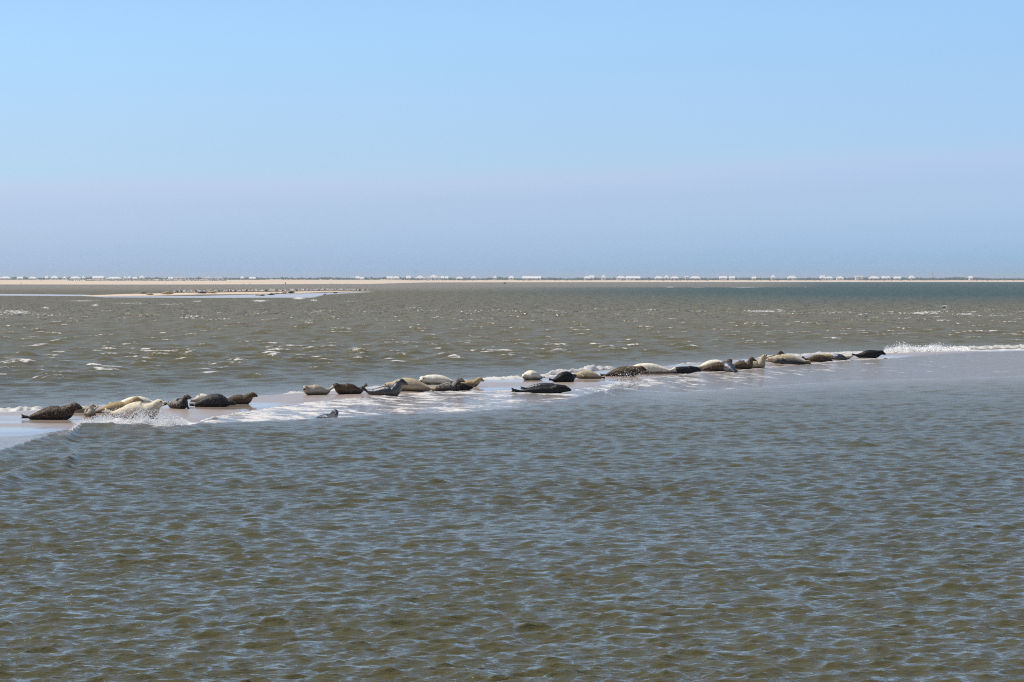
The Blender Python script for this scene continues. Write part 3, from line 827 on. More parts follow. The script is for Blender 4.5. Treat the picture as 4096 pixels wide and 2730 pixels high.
# ---- far sandbank
G2 = 'seals on the far sandbank'
def far_seal(x0, x1, base, label, mat, heading=0, **p):
    z = 0.12 if base < 1182 else 0.05
    return add_seal(x0, x1, base, label, mat, heading, group=G2, z=p.pop('z', z), vox=0.022, **p)
far_seal(553, 590, 1178, 'black seal at the tip end of the far sandbank', 'black', 6, neck=4, tail=6)
far_seal(584, 619, 1180.5, 'pale buff seal touching the black one on the far sandbank', 'buff', 184, neck=8, tail=20)
far_seal(640, 694, 1178.5, 'largest tan seal of the far sandbank, lying on its own', 'tan', 4, neck=8, tail=4, fat=1.1)
far_seal(738, 756, 1175, 'white plump seal among the birds of the far sandbank', 'white', 200, neck=8, tail=4)
far_seal(784, 828, 1175.5, 'black seal lying end to end with a tan one on the far sandbank', 'black', 2, neck=4, tail=6)
far_seal(826, 870, 1175, 'tan seal lying end to end with a black one on the far sandbank', 'tan', 180, neck=6, tail=4)
far_seal(1020, 1040, 1182.5, 'low grey seal in the wet edge, left of its paler neighbour', 'pale_grey', 180, neck=4, z=0.02)
far_seal(1032, 1062, 1184, 'pale boulder-shaped seal in the wet edge of the far sandbank', 'buff', 8, neck=4, fat=1.15, z=0.02)
far_seal(1068, 1100, 1180.5, 'black seal lying in the bright shallow water of the far sandbank', 'black', 4, neck=6, tail=10, z=0.02)
far_seal(1094, 1124, 1176, 'cream seal at the water side of the bird flock', 'cream', 186, neck=6)
far_seal(1118, 1152, 1175, 'sandy seal beside the cream one at the water side of the flock', 'buff', 4, neck=6)
far_seal(1146, 1180, 1173.5, 'dark seal at the end of the seals under the bird flock', 'black', 2, neck=14)
far_seal(1288, 1306, 1180, 'black seal hauling out of the calm water beyond the surf', 'black', 10, neck=20, z=-0.05, tail=2)
far_seal(1328, 1350, 1175, 'black seal farthest out in the calm water beyond the surf', 'black', 10, neck=24, z=-0.05, tail=2)

dg = bpy.context.evaluated_depsgraph_get()
dg.update()
eye_cache = {}
for o, frames, eyes, nose, zsh, Lm, mat, label, info in SEALS:
    me = bpy.data.meshes.new_from_object(o.evaluated_get(dg))
    o.modifiers.clear()
    old = o.data; o.data = me; bpy.data.meshes.remove(old); me.name = 'seal_body'
    n = len(me.vertices); co = np.empty(n * 3, np.float32); me.vertices.foreach_get('co', co); co = co.reshape(-1, 3)
    me.polygons.foreach_set('use_smooth', np.ones(len(me.polygons), bool))
    P = np.array([tuple(f[0]) for f in frames]); P[:, 2] += zsh; P *= Lm
    U = np.array([tuple(f[2]) for f in frames]); H = np.array([(f[5] + f[6]) / 2 for f in frames]) * Lm
    d2 = ((co[:, None, :] - P[None, ::3, :]) ** 2).sum(-1)
    k = d2.argmin(1) * 3
    dors = ((co - P[k]) * U[k]).sum(1) / H[k]
    attr(me, 'dorsal', np.clip(dors, -1.5, 1.5)); attr(me, 'along', k / (len(frames) - 1) * 0.9)
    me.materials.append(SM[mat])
    if o['group'] != G2:
        for e, r in eyes:
            em = eye_cache.setdefault(('e', round(Lm * r, 3)), None) or ball_mesh('eye', Lm * r, M_EYE)
            eye_cache[('e', round(Lm * r, 3))] = em
            c = bpy.data.objects.new('eye', em); C.objects.link(c); c.parent = o
            c.location = (Vector(e) + Vector((0, 0, zsh))) * Lm
        nm = eye_cache.setdefault(('n', round(Lm * nose[1], 3)), None) or ball_mesh('nose', Lm * nose[1], M_NOSE, (0.8, 1.1, 0.8))
        eye_cache[('n', round(Lm * nose[1], 3))] = nm
        c = bpy.data.objects.new('nose', nm); C.objects.link(c); c.parent = o
        c.location = (Vector(nose[0]) + Vector((0, 0, zsh))) * Lm
    top_row = float(row(info[1], o.location.z + info[0]))
    print('SEAL %-60s L=%.2f top=%.0f' % (label[:60], Lm, top_row))

# ------------------------------------------------------------------ white water: lumpy foam along the breaking edges, spray above it
def foam_ribbon(name, px0, px1, line, width, height, seed, dz=0.0, cells=0.045, nv=14, zfun=None, offset=0.0, ragged=0.5):
    """a strip of piled-up foam that follows a photo line (row as a function of column)"""
    pxs = [px0]
    while pxs[-1] < px1:
        Y = float(depth(line(pxs[-1]))); pxs.append(pxs[-1] + max(0.8, cells / Y * FOC))
    pxs = np.array(pxs)
    Y0 = depth(line(pxs)) + offset
    t = np.linspace(-1, 1, nv)
    wv = width(pxs) if callable(width) else np.full(len(pxs), width)
    hv = height(pxs) if callable(height) else np.full(len(pxs), height)
    fade = np.clip((pxs - px0) / 40, 0, 1) * np.clip((px1 - pxs) / 40, 0, 1)
    wig = vnoise(pxs * 0.03, pxs * 0, seed, 3)
    w_loc = wv * (0.75 + ragged * vnoise(pxs * 0.05, pxs * 0 + 9, seed + 1, 3))
    YY = Y0[None, :] + wig[None, :] * wv[None, :] * 0.5 + t[:, None] * w_loc[None, :]
    XX = kx(pxs)[None, :] * YY
    nz1 = vnoise(XX, YY, seed + 2, 4, 5.0); nz2 = vnoise(XX, YY, seed + 3, 2, 1.6)
    prof = (1 - t[:, None] ** 2)
    Z = hv[None, :] * fade[None, :] * prof * np.clip(0.60 + 0.65 * nz1 + 0.45 * nz2, 0.0, 1.6) - 0.012 * (1 - prof) - 0.03 * (np.abs(t[:, None]) > 0.99)
    zb = sand_z(np.broadcast_to(pxs[None, :], YY.shape), YY) if zfun is None else zfun(pxs[None, :], YY)
    Z = Z + np.maximum(zb, 0.0) + dz - 0.02 * (1 - fade[None, :])
    me = make_mesh(name, np.stack([XX, YY, Z], -1).reshape(-1, 3), grid_faces(nv, len(pxs)))
    return link(name, me, M_FOAM, kind='stuff')

# leading edges of the swash on the near side
foam_ribbon('swash_foam', 770, 1010, wet_edge, 0.45, 0.07, 41, offset=-0.5)
foam_ribbon('swash_foam', 990, 2320, wet_edge, 0.20, 0.030, 44, offset=-0.15)
foam_ribbon('swash_foam', 2560, 3200, wet_edge, 0.22, 0.022, 47, offset=-0.1)
foam_ribbon('swash_foam', 3180, 3620, wet_edge, 0.40, 0.040, 50, offset=-0.1)
foam_ribbon('breaker_foam', 300, 745, break_line, curve([(300, .25), (420, .6), (640, .6), (745, .3)]), curve([(300, .14), (400, .22), (560, .25), (680, .18), (745, .07)]), 53, offset=0.75, nv=22)
foam_ribbon('breaker_foam', 2380, 2620, lambda x: break_line(x) - np.interp(x, [2380, 2470, 2620], [2, 22, 54]), 0.45, curve([(2380, .03), (2450, .17), (2500, .13), (2620, .04)]), 56, nv=20)
# surf on the far side
foam_ribbon('surf_foam', -300, 190, lambda x: bar_far(x) - 5, 0.7, 0.10, 59, zfun=lambda a, b: b * 0)
foam_ribbon('surf_foam', -300, 260, lambda x: bar_far(x) + 1, 0.4, 0.05, 60, zfun=lambda a, b: b * 0)
foam_ribbon('surf_foam', 1120, 1235, lambda x: bar_far(x) - 2, 0.7, 0.09, 62, zfun=lambda a, b: b * 0)
foam_ribbon('surf_foam', 1300, 1640, lambda x: bar_far(x) - 2, 0.6, 0.07, 64, zfun=lambda a, b: b * 0)
foam_ribbon('surf_foam', 1900, 2110, lambda x: bar_far(x) - 4, 1.6, 0.12, 66, zfun=lambda a, b: b * 0)
foam_ribbon('surf_foam', 2150, 2470, lambda x: bar_far(x) - 10, 1.0, 0.16, 68, zfun=lambda a, b: b * 0)
foam_ribbon('surf_foam', 2150, 2360, lambda x: bar_far(x) - 1, 1.0, 0.07, 69, zfun=lambda a, b: b * 0)
foam_ribbon('surf_foam', 2690, 2800, lambda x: bar_far(x) - 3, 0.6, 0.06, 70, zfun=lambda a, b: b * 0)
foam_ribbon('surf_foam', 3020, 3500, lambda x: bar_far(x) - 5, 1.4, 0.10, 72, zfun=lambda a, b: b * 0)
foam_ribbon('surf_foam', 3500, 3960, lambda x: bar_far(x) - 2, 1.6, curve([(3500, .10), (3600, .26), (3680, .18), (3760, .22), (3850, .13), (3960, .05)]), 74, zfun=lambda a, b: b * 0, nv=20)
foam_ribbon('surf_foam', 3780, 4500, lambda x: bar_far(x) - 14, 1.8, 0.14, 76, zfun=lambda a, b: b * 0)
foam_ribbon('surf_foam', 3700, 4500, lambda x: bar_far(x) - 1, 1.6, 0.08, 78, zfun=lambda a, b: b * 0)

OCT_V = np.array([(1, 0, 0), (-1, 0, 0), (0, 1, 0), (0, -1, 0), (0, 0, 1), (0, 0, -1)], float)
OCT_F = np.array([(0, 2, 4), (2, 1, 4), (1, 3, 4), (3, 0, 4), (2, 0, 5), (1, 2, 5), (3, 1, 5), (0, 3, 5)])
def spray(name, pts, radii):
    pts, radii = np.asarray(pts), np.asarray(radii)
    st = 1 + 0.6 * rng.random((len(pts), 1, 3))
    V = pts[:, None, :] + OCT_V[None] * radii[:, None, None] * st
    F = OCT_F[None] + (np.arange(len(pts)) * 6)[:, None, None]
    me = make_mesh(name, V.reshape(-1, 3), F.reshape(-1, 3), False)
    return link(name, me, M_SPRAY, kind='stuff')

def spray_cloud(n, px0, px1, line, hfun, spread, rmin, rmax, clumps=14, offset=0.0, base=0.0):
    pts, rad = [], []
    cl = [(random.uniform(px0, px1), random.uniform(0.4, 1.0)) for _ in range(clumps)]
    while len(pts) < n:
        if random.random() < 0.55:
            c, hh = random.choice(cl); px = random.gauss(c, (px1 - px0) * 0.035)
        else:
            px, hh = random.uniform(px0, px1), 0.7
        if px < px0 or px > px1: continue
        Y = float(depth(line(px))) + offset + random.gauss(0, spread)
        h = float(hfun(px)) * hh * min(2.2, random.expovariate(1.7))
        pts.append((float(kx(px)) * Y + random.gauss(0, 0.03), Y, base + h)); rad.append(random.uniform(rmin, rmax) * (1.25 if h < 0.12 else 1.0) * random.choice((0.5, 0.7, 1, 1)))
    return pts, rad

p, r = spray_cloud(16000, 290, 745, break_line, curve([(290, .06), (380, .15), (460, .20), (560, .25), (640, .23), (700, .15), (745, .05)]), 0.40, 0.004, 0.0095, offset=0.9, base=0.06)
spray('wave_spray', p, r)
p, r = spray_cloud(420, 440, 660, break_line, curve([(440, .3), (560, .42), (660, .36)]), 0.5, 0.004, 0.008, offset=1.4, base=0.12)
spray('wave_spray', p, r)
p, r = spray_cloud(1300, 2440, 2620, lambda x: break_line(x) - 30, curve([(2440, .2), (2520, .35), (2580, .4), (2620, .2)]), 0.5, 0.004, 0.009, base=0.06)
spray('wave_spray', p, r)
p, r = spray_cloud(12000, 3540, 3880, lambda x: bar_far(x) - 3, curve([(3540, .15), (3610, .21), (3700, .11), (3770, .17), (3880, .06)]), 0.7, 0.006, 0.012, base=0.08)
spray('surf_spray', p, r)

# ------------------------------------------------------------------ far shore: scrub, houses, tower
SHORE = 3000.0
def leaf_mat(name, a, b):
    m = Mat(name)
    f = m.noise(m.map(), 0.35, 4.0)
    return m.done(m.bsdf(m.mix(m.step(f, 0.35, 0.65), a, b), 0.8, 0.2))
M_LEAF = leaf_mat('coastal_scrub_leaves', (0.085, 0.125, 0.092), (0.130, 0.165, 0.120))
def build_scrub():
    V, F, off = [], [], 0
    ico = bmesh.new(); bmesh.ops.create_icosphere(ico, subdivisions=1, radius=1.0)
    iv = np.array([v.co[:] for v in ico.verts]); fi = np.array([[v.index for v in f.verts] for f in ico.faces]); ico.free()
    px = -500.0
    hgt = lambda q: 1.5 + 1.3 * float(vnoise(np.array([q * 0.012]), np.array([0.5]), 51, 3)[0]) + 0.6 * float(vnoise(np.array([q * 0.06]), np.array([3.5]), 52, 2)[0])
    while px < 4600:
        h = max(0.5, hgt(px))
        Y = SHORE + random.uniform(-25, 45)
        x = float(kx(px)) * Y
        for _ in range(7):
            rr = random.uniform(0.5, 1.3)
            c = np.array([x + random.gauss(0, 2.2), Y + random.gauss(0, 2.5), 1.7 + random.uniform(0.1, 1.0) * h - rr * 0.4])
            q = iv * (1 + 0.35 * rng.standard_normal((len(iv), 1))) * np.array([rr * 1.4, rr * 1.2, rr])
            V.append(q + c); F.append(fi + off); off += len(iv)
        if random.random() < 0.5 + 0.5 * math.sin(px * 0.021) * math.sin(px * 0.0067 + 1):        # low bushes straggling in front of the houses
            Yf = 2885 + random.uniform(-15, 20); xf = float(kx(px)) * Yf
            for _ in range(4):
                rr = random.uniform(0.3, 0.7)
                c = np.array([xf + random.gauss(0, 2.0), Yf + random.gauss(0, 2.0), 1.55 + random.uniform(0.0, 0.5)])
                V.append(iv * (1 + 0.35 * rng.standard_normal((len(iv), 1))) * np.array([rr * 1.8, rr * 1.2, rr]) + c); F.append(fi + off); off += len(iv)
        px += random.uniform(4, 9)
    me = make_mesh('dune_scrub', np.concatenate(V), np.concatenate(F), False)
    link('dune_scrub', me, M_LEAF, kind='stuff')
build_scrub()

M_WALL = plain('white_rendered_wall', (0.80, 0.79, 0.76), 0.8, 0.2, 0.06, 0.3)
M_ROOF = plain('pale_roof', (0.78, 0.77, 0.75), 0.7, 0.3, 0.08, 0.4)
M_ROOFG = plain('grey_roof', (0.42, 0.43, 0.45), 0.7, 0.3, 0.1, 0.4)
M_PANE = plain('dark_window', (0.05, 0.06, 0.07), 0.2, 0.5)
def box_mesh(name, x0, x1, y0, y1, z0, z1):
    v = np.array([(x, y, z) for z in (z0, z1) for y in (y0, y1) for x in (x0, x1)], float)
    f = np.array([(0, 2, 3, 1), (4, 5, 7, 6), (0, 1, 5, 4), (2, 6, 7, 3), (0, 4, 6, 2), (1, 3, 7, 5)])
    return make_mesh(name, v, f, False)
def roof_mesh(name, w, d, z0, h, hip, over=0.35):
    a, b = w / 2 + over, d / 2 + over
    k = a * hip
    v = np.array([(-a, -b, z0), (a, -b, z0), (a, b, z0), (-a, b, z0), (-a + k, 0, z0 + h), (a - k, 0, z0 + h), (-a, -b, z0 - .2), (a, -b, z0 - .2), (a, b, z0 - .2), (-a, b, z0 - .2)], float)
    me = bpy.data.meshes.new(name)
    me.from_pydata([tuple(q) for q in v], [], [(0, 1, 5, 4), (1, 2, 5), (2, 3, 4, 5), (3, 0, 4), (6, 7, 1, 0), (7, 8, 2, 1), (8, 9, 3, 2), (9, 6, 0, 3), (9, 8, 7, 6)])
    return me
GH = 'white houses along the far dunes'
def house(px0, px1, ytop, label, roof='gable', grey=False, ybase=1119.5, Y=None):
    Y = Y or random.uniform(2915, 2955)
    sc = Y / FOC
    w = (px1 - px0) * sc
    x = float(kx((px0 + px1) / 2)) * Y
    z0 = 1.75
    ztop = CAM_H + (HZ - ytop) * sc
    htot = max(2.6, ztop - z0)
    rh = htot * (0.55 if roof != 'flat' else 0.12)
    d = min(max(w * 0.6, 6.0), 11.0)
    e = bpy.data.objects.new('house', None); C.objects.link(e); e.location = (x, Y, z0)
    e['label'] = label; e['category'] = 'house'; e['group'] = GH
    wall_h = htot - rh
    link('wall', box_mesh('wall', -w / 2, w / 2, -d / 2, d / 2, -0.4, wall_h), M_WALL, e)
    hip = {'gable': 0.02, 'hip': 0.55, 'pyramid': 0.94, 'flat': 0.03}[roof]
    link('roof', roof_mesh('roof', w, d, wall_h + 0.004, rh, hip), M_ROOFG if grey else M_ROOF, e)
    nwin = max(1, int(w / 4))
    for i in range(nwin):
        cx = -w / 2 + (i + 0.5) * w / nwin
        link('window', box_mesh('window', cx - 0.5, cx + 0.5, -d / 2 - 0.03, -d / 2 + 0.02, wall_h * 0.35, wall_h * 0.8), M_PANE, e)
    return e
HOUSES = [
    (0, 44, 1108, 'long low white house row at the far left end of the dune village', 'hip'),
    (70, 92, 1109, 'little white house second from the left end of the dune village', 'gable'),
    (116, 146, 1109, 'white hipped house third from the left end of the dune village', 'hip'),
    (183, 192, 1106, 'thin pale gable poking from the scrub before the big white villa', 'gable'),
    (205, 232, 1105, 'big white villa beside the dark tall shrub block', 'hip'),
    (253, 266, 1107, 'narrow white house right of the dark tall shrub block', 'pyramid'),
    (281, 322, 1108, 'wide white terrace above the start of the dark bird line', 'hip'),
    (330, 340, 1105, 'slim white gable alone above the dark bird line', 'pyramid'),
    (372, 415, 1106, 'broad white house with high right end above the bird line', 'gable'),
    (424, 490, 1110, 'longest white terrace above the dark bird line', 'hip'),
    (496, 506, 1107, 'thin white gable touching the longest terrace', 'pyramid'),
    (512, 522, 1108, 'small pale gable two houses right of the longest terrace', 'gable'),
    (530, 552, 1110, 'low white bungalow above the bird line', 'hip'),
    (558, 578, 1103, 'tall white house with pointed roof above the bird line', 'pyramid'),
    (674, 692, 1110, 'low white house where the tan seals lie on the sandbank below', 'gable'),
    (706, 742, 1110, 'flat wide white house left of the pale pair', 'flat'),
    (810, 850, 1108, 'white house with grey roof above the middle of the sandbank', 'hip'),
    (860, 892, 1109, 'broad low white house right of the grey-roofed one', 'hip'),
    (962, 976, 1106, 'small white gable above the birds of the sandbank', 'pyramid'),
    (998, 1022, 1110, 'low white cottage with scrub on both sides, above the sandbank', 'gable'),
    (1424, 1438, 1107, 'small pale house standing between scrub clumps left of the beach hut', 'gable'),
    (1442, 1454, 1114, 'tiny white beach hut in front of the scrub', 'gable'),
    (1548, 1570, 1107, 'white house left of the low long villa', 'gable'),
    (1572, 1598, 1107, 'low long white villa left of the domed buildings', 'hip'),
    (1626, 1642, 1105, 'small white gable next to the domed buildings', 'gable'),
    (1662, 1698, 1104, 'low broad white dome-roofed house left of the highest one', 'pyramid'),
    (1716, 1752, 1100, 'highest white dome-like pavilion of the far shore', 'pyramid'),
    (1694, 1716, 1115, 'flat white block at the foot of the highest pavilion', 'flat'),
    (1722, 1758, 1117, 'white low wall-like building under the highest pavilion', 'flat'),
    (1764, 1776, 1106, 'pale narrow house right of the highest pavilion', 'gable'),
    (1782, 1792, 1107, 'second pale narrow house right of the highest pavilion', 'gable'),
    (1824, 1852, 1109, 'low white pair of houses a gap right of the pavilion', 'hip'),
    (1884, 1904, 1105, 'steep white pyramid-roofed house among green scrub', 'pyramid'),
    (1974, 1986, 1104, 'pale pointed gable high above the scrub', 'pyramid'),
    (2034, 2056, 1105, 'white house with pale roof left of the stepped terrace', 'hip'),
    (2090, 2164, 1107, 'widest stepped white terrace of the middle shore', 'gable'),
    (2336, 2358, 1107, 'white house with sloping side in mid shore', 'hip'),
    (2358, 2376, 1103, 'taller white house joined to the sloping one', 'gable'),
    (2406, 2422, 1101, 'white turret house standing above scrub', 'pyramid'),
    (2466, 2500, 1106, 'white bungalow left of the even row', 'hip'),
    (2504, 2560, 1107, 'even long white row over dark scrub', 'gable'),
    (2618, 2650, 1107, 'white hipped villa right of the even row', 'hip'),
    (2656, 2676, 1102, 'peaked white villa with high ridge', 'pyramid'),
    (2682, 2714, 1107, 'white low villa just right of the peaked one', 'hip'),
    (2740, 2752, 1107, 'small white cube house between two villas', 'flat'),
    (2760, 2802, 1107, 'long white villa with level roof', 'hip'),
    (2878, 2906, 1106, 'white cottage alone among the trees', 'gable'),
    (2918, 2938, 1107, 'second white cottage among the trees', 'gable'),
    (3008, 3022, 1108, 'pale small cottage before the pointed house', 'gable'),
    (3084, 3100, 1101, 'pointed white house with steep roof above the surf line', 'pyramid'),
    (3150, 3184, 1105, 'white double house with a gap before the next row', 'hip'),
    (3280, 3298, 1104, 'white gabled house opening the right-hand row', 'gable'),
    (3302, 3330, 1108, 'low white house in the right-hand row', 'hip'),
    (3346, 3374, 1108, 'another low pale house under taller scrub', 'hip'),
    (3420, 3450, 1106, 'white flat house above the pale dune face', 'flat'),
    (3476, 3516, 1107, 'longest white building of the right-hand row', 'hip'),
    (3528, 3540, 1106, 'narrow white house after the longest building', 'gable'),
    (3546, 3560, 1105, 'white peaked cottage after the narrow house', 'pyramid'),
    (3576, 3602, 1108, 'low white cottage left of the last big house', 'gable'),
    (3636, 3656, 1104, 'last big white house before the slender tower', 'hip'),
    (3876, 3888, 1106, 'lone pale house past the slender tower', 'gable'),
]
for a, b, yt, lb, rf in HOUSES:
    house(a, b, yt - 1.0, lb, rf, grey=('grey' in lb), Y=(2878 if yt >= 1114 else None))

def tower():
    Y = 3060.0; s = Y / FOC
    e = bpy.data.objects.new('tower', None); C.objects.link(e)
    z0 = 1.7; h = CAM_H + (HZ - 1091) * s - z0
    e.location = (float(kx(3730)) * Y, Y, z0)
    e['label'] = 'slender pale tower rising above the scrub of the far shore'; e['category'] = 'tower'
    def cyl(name, r0, r1, za, zb, mat):
        bm = bmesh.new(); bmesh.ops.create_cone(bm, segments=14, radius1=r0, radius2=r1, depth=zb - za, cap_ends=True, matrix=Matrix.Translation((0, 0, (za + zb) / 2)))
        me = bpy.data.meshes.new(name); bm.to_mesh(me); bm.free(); link(name, me, mat, e)
    mw = plain('pale_pink_render', (0.70, 0.60, 0.58), 0.7)
    cyl('shaft', 0.75, 0.55, -0.4, h * 0.86, mw); cyl('gallery', 0.95, 0.95, h * 0.86 + .003, h * 0.89, M_WALL); cyl('lantern', 0.5, 0.45, h * 0.89 + .003, h * 0.96, M_PANE); cyl('cap', 0.6, 0.05, h * 0.96 + .003, h, mw)
tower()

# ------------------------------------------------------------------ birds
M_BW = plain('white_plumage', (0.82, 0.80, 0.77), 0.8, 0.2)
M_BD = plain('dark_plumage', (0.022, 0.020, 0.020), 0.7, 0.3)
M_BG = plain('grey_plumage', (0.24, 0.24, 0.25), 0.7, 0.3)
M_BK = plain('orange_beak', (0.55, 0.20, 0.04), 0.5)
def bird_mesh(name, body, back, length=0.5, upright=0.25):
    """standing bird: body, folded wings, neck, head, beak, legs"""
    bm = bmesh.new()
    def ell(c, r, rot, mi):
        g = bmesh.ops.create_icosphere(bm, subdivisions=2, radius=1.0)['verts']
        mt = Matrix.Translation(c) @ Matrix.Rotation(rot, 4, 'Y') @ Matrix.Diagonal((*r, 1))
        bmesh.ops.transform(bm, matrix=mt, verts=g)
        for v in g:
            for f in v.link_faces: f.material_index = mi; f.smooth = True
    L = length; u = upright
    ell((0, 0, L * 0.55), (L * 0.40, L * 0.17, L * 0.18), -u, 0)
    ell((-L * 0.10, 0, L * 0.60), (L * 0.42, L * 0.175, L * 0.12), -u * 0.8, 1)
    ell((L * 0.32, 0, L * 0.76), (L * 0.10, L * 0.08, L * 0.17), u * 0.6, 0)
    ell((L * 0.38, 0, L * 0.92), (L * 0.12, L * 0.09, L * 0.095), 0, 0)
    g = bmesh.ops.create_cone(bm, segments=6, radius1=L * 0.035, radius2=0.004, depth=L * 0.2, cap_ends=True, matrix=Matrix.Translation((L * 0.56, 0, L * 0.91)) @ Matrix.Rotation(math.pi / 2, 4, 'Y'))['verts']
    for v in g:
        for f in v.link_faces: f.material_index = 2
    for sd in (-1, 1):
        g = bmesh.ops.create_cone(bm, segments=5, radius1=L * 0.02, radius2=L * 0.024, depth=L * 0.42, cap_ends=True, matrix=Matrix.Translation((0, sd * L * 0.07, L * 0.21)))['verts']
        for v in g:
            for f in v.link_faces: f.material_index = 2
    me = bpy.data.meshes.new(name); bm.to_mesh(me); bm.free()
    for m in (body, back, M_BK if body is not M_BD else M_BD): me.materials.append(m)
    return me
B_GULL = bird_mesh('gull', M_BW, M_BW, 0.55); B_BLACKBACK = bird_mesh('gull', M_BW, M_BD, 0.6); B_CORM = bird_mesh('cormorant', M_BD, M_BD, 0.8, 0.9); B_OYST = bird_mesh('wader', M_BD, M_BD, 0.5)
def stand(me, name, px, Y, z, label, cat, group, scale=1.0):
    o = bpy.data.objects.new(name, me); C.objects.link(o)
    o.location = (float(kx(px)) * Y, Y, z); o.rotation_euler = (0, 0, random.choice((0, math.pi)) + random.gauss(0, 0.6)); o.scale = (scale,) * 3
    o['label'] = label; o['category'] = cat; o['group'] = group
    return o
# mixed flock on the crest of the far sandbank
def bank_bird(px, me, name, label, group):
    Y = float(depth(bank_far(px), 0.0)) - random.uniform(4, 26)
    z = max(0.02, float(bank_z(np.array(px), np.array(Y))))
    stand(me, name, px, Y, z, label, 'bird', group, random.uniform(1.0, 1.4))
dens = lambda px: float(np.interp(px, [690, 860, 930, 1180, 1190, 1470], [0.5, 0.6, 1.0, 1.0, 0.55, 0.7]))
px = 698.0
while px < 1468:
    q = random.random()
    if q < 0.55: bank_bird(px, B_GULL, 'gull', 'white gull standing in the flock on the far sandbank crest', 'white gulls on the far sandbank')
    elif q < 0.72: bank_bird(px, B_BLACKBACK, 'gull', 'black-backed white gull standing in the flock on the far sandbank', 'black-backed gulls on the far sandbank')
    else: bank_bird(px, B_OYST, 'wader', 'small dark wader standing among the gulls on the far sandbank', 'dark waders on the far sandbank')
    px += random.uniform(1.5, 6.5) / dens(px)
# dark line of cormorants on top of the far beach
px = 272.0
while px < 905:
    Y = random.uniform(2050, 2250)
    stand(B_CORM, 'cormorant', px, Y, 1.05, 'dark cormorant standing in the long line on the far beach', 'bird', 'cormorants lined up on the far beach', random.uniform(0.9, 1.3))
    px += random.uniform(1.8, 4.5) * (3.0 if 290 < px < 340 else 1.0)
for i in range(46):
    px = random.gauss(1345, 36) if i < 36 else random.uniform(1190, 1290)
    Y = float(depth(beach_near(px))) + random.uniform(15, 90)
    stand(B_GULL, 'gull', px, Y, 0.06 + random.uniform(0, 0.06), 'white gull resting at the waterline of the far beach', 'bird', 'white gulls at the far beach waterline', random.uniform(0.8, 1.2))
for px, py in [(3194, 1121), (3308, 1124), (3330, 1124), (3366, 1122), (3377, 1123), (3390, 1122), (3402, 1124), (3436, 1121), (3497, 1121), (3584, 1124), (3652, 1122), (3663, 1122), (3802, 1123), (3820, 1123), (3908, 1124), (4036, 1125), (166, 1129), (318, 1130), (85, 1137), (272, 1128), (1580, 1118), (1637, 1121)]:
    Y = 2250.0 if px > 1500 else 1700.0
    z = 0.25
    for _ in range(5):
        Y = float(depth(py, z)); z = float(np.clip((Y - depth(beach_near(px))) / 900 * 1.3, 0, 1.5))
        Y = min(Y, 2900.0)
    stand(B_OYST, 'wader', px, Y, z, 'single dark bird standing apart on the open sand of the far beach', 'bird', 'scattered dark birds on the far beach', 1.5)

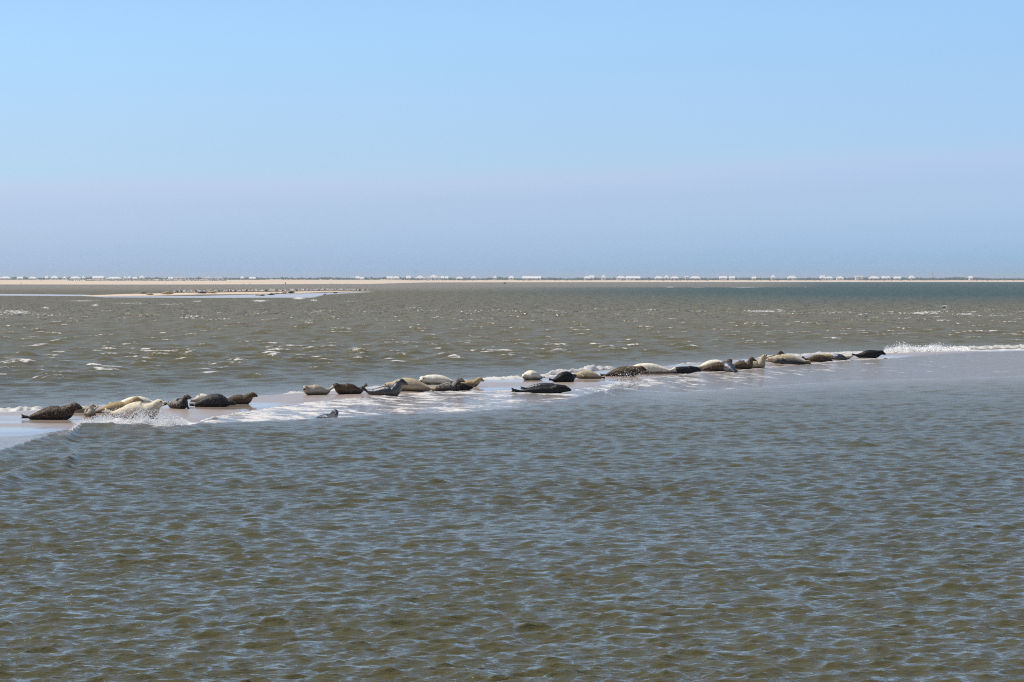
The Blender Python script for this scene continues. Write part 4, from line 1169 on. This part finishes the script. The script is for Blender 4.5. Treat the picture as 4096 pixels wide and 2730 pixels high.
def flying_bird(px, py, Y, span, body, wing, yaw, dihedral, label, name='gull', tipdark=True, roll=0.0):
    p = spot(px, py, Y)
    e = bpy.data.objects.new(name, None); C.objects.link(e); e.location = p; e.rotation_euler = (roll, 0, yaw)
    e['label'] = label; e['category'] = 'bird'
    b = span / 2
    prof = [(-.42, .012), (-.34, .05), (-.2, .07), (0, .085), (.15, .075), (.24, .045), (.30, .055), (.36, .045), (.40, .018), (.47, .006)]
    V, F = ellipse_loft([(Vector((x * span * 0.85, 0, 0)), Vector((0, r * span * 0.85, 0)), Vector((0, 0, r * span * 0.8))) for x, r in prof], 10)
    me = bpy.data.meshes.new('body'); me.from_pydata([tuple(v) for v in V], [], F); link('body', me, body, e)
    V, F = ellipse_loft([(Vector((-.36 * span, 0, 0)), Vector((0, .05 * span, 0)), Vector((0, 0, .012 * span))), (Vector((-.48 * span, 0, 0)), Vector((0, .10 * span, 0)), Vector((0, 0, .008 * span)))], 10)
    me = bpy.data.meshes.new('tail'); me.from_pydata([tuple(v) for v in V], [], F); link('tail', me, body, e)
    for sd in (-1, 1):
        st = []
        for t, ch, sw, zz in ((0, .13, 0, 0), (.3, .14, .05, .30), (.5, .12, .06, .42), (.8, .07, -.02, .36), (1.0, .015, -.10, .28)):
            c = Vector((sw * span, sd * b * t * math.cos(dihedral), b * t * math.sin(dihedral) + b * zz * 0.25))
            st.append((c, Vector((ch * span * 0.8, 0, 0)), Vector((0, 0, .012 * span))))
        V, F = ellipse_loft(st, 10)
        me = bpy.data.meshes.new('wing'); me.from_pydata([tuple(v) for v in V], [], F); link('wing', me, wing, e)
flying_bird(3782, 1226, 250, 1.05, M_BW, M_BG, R(15), R(-30), 'white gull with greyish wings flying low over the water on the right')
flying_bird(1663, 1090, 900, 1.35, M_BD, M_BD, R(80), R(22), 'dark bird gliding in the sky above the domed pavilion', 'cormorant')
flying_bird(1882, 1089, 1300, 1.1, M_BW, M_BW, R(70), R(15), 'tiny white gull in the sky right of the pavilion')
flying_bird(2019, 1135, 640, 1.0, M_BG, M_BD, R(20), R(30), 'dark-winged bird skimming the grey water in the middle', 'cormorant')
flying_bird(974, 1137, 760, 0.7, M_BG, M_BD, R(70), R(24), 'left of two small birds flying before the far beach', 'wader')
flying_bird(1000, 1137, 760, 0.8, M_BG, M_BD, R(75), R(26), 'right of two small birds flying before the far beach', 'wader')
flying_bird(1142, 1136, 760, 0.8, M_BG, M_BD, R(30), R(58), 'bird with wings held up taking off before the far beach', 'wader')
flying_bird(3616, 1125.5, 760, 0.7, M_BG, M_BD, R(10), R(8), 'dark bird flying low along the beach edge at the right', 'wader')

# ------------------------------------------------------------------ sea air: a closed box of thin haze round the whole scene
def build_haze():
    me = box_mesh('haze', -9800, 9800, -400, 9800, -1.9, 13.0)
    m = bpy.data.materials.new('sea_haze'); m.use_nodes = True
    n, l = m.node_tree.nodes, m.node_tree.links
    n.clear()
    out = n.new('ShaderNodeOutputMaterial'); v = n.new('ShaderNodeVolumePrincipled')
    v.inputs['Color'].default_value = (0.86, 0.92, 1.0, 1)
    v.inputs['Density'].default_value = 0.00014
    v.inputs['Anisotropy'].default_value = 0.2
    l.new(v.outputs[0], out.inputs['Volume'])
    o = link('haze', me, m, kind='stuff')
    return o
HAZE = True
if HAZE: build_haze()
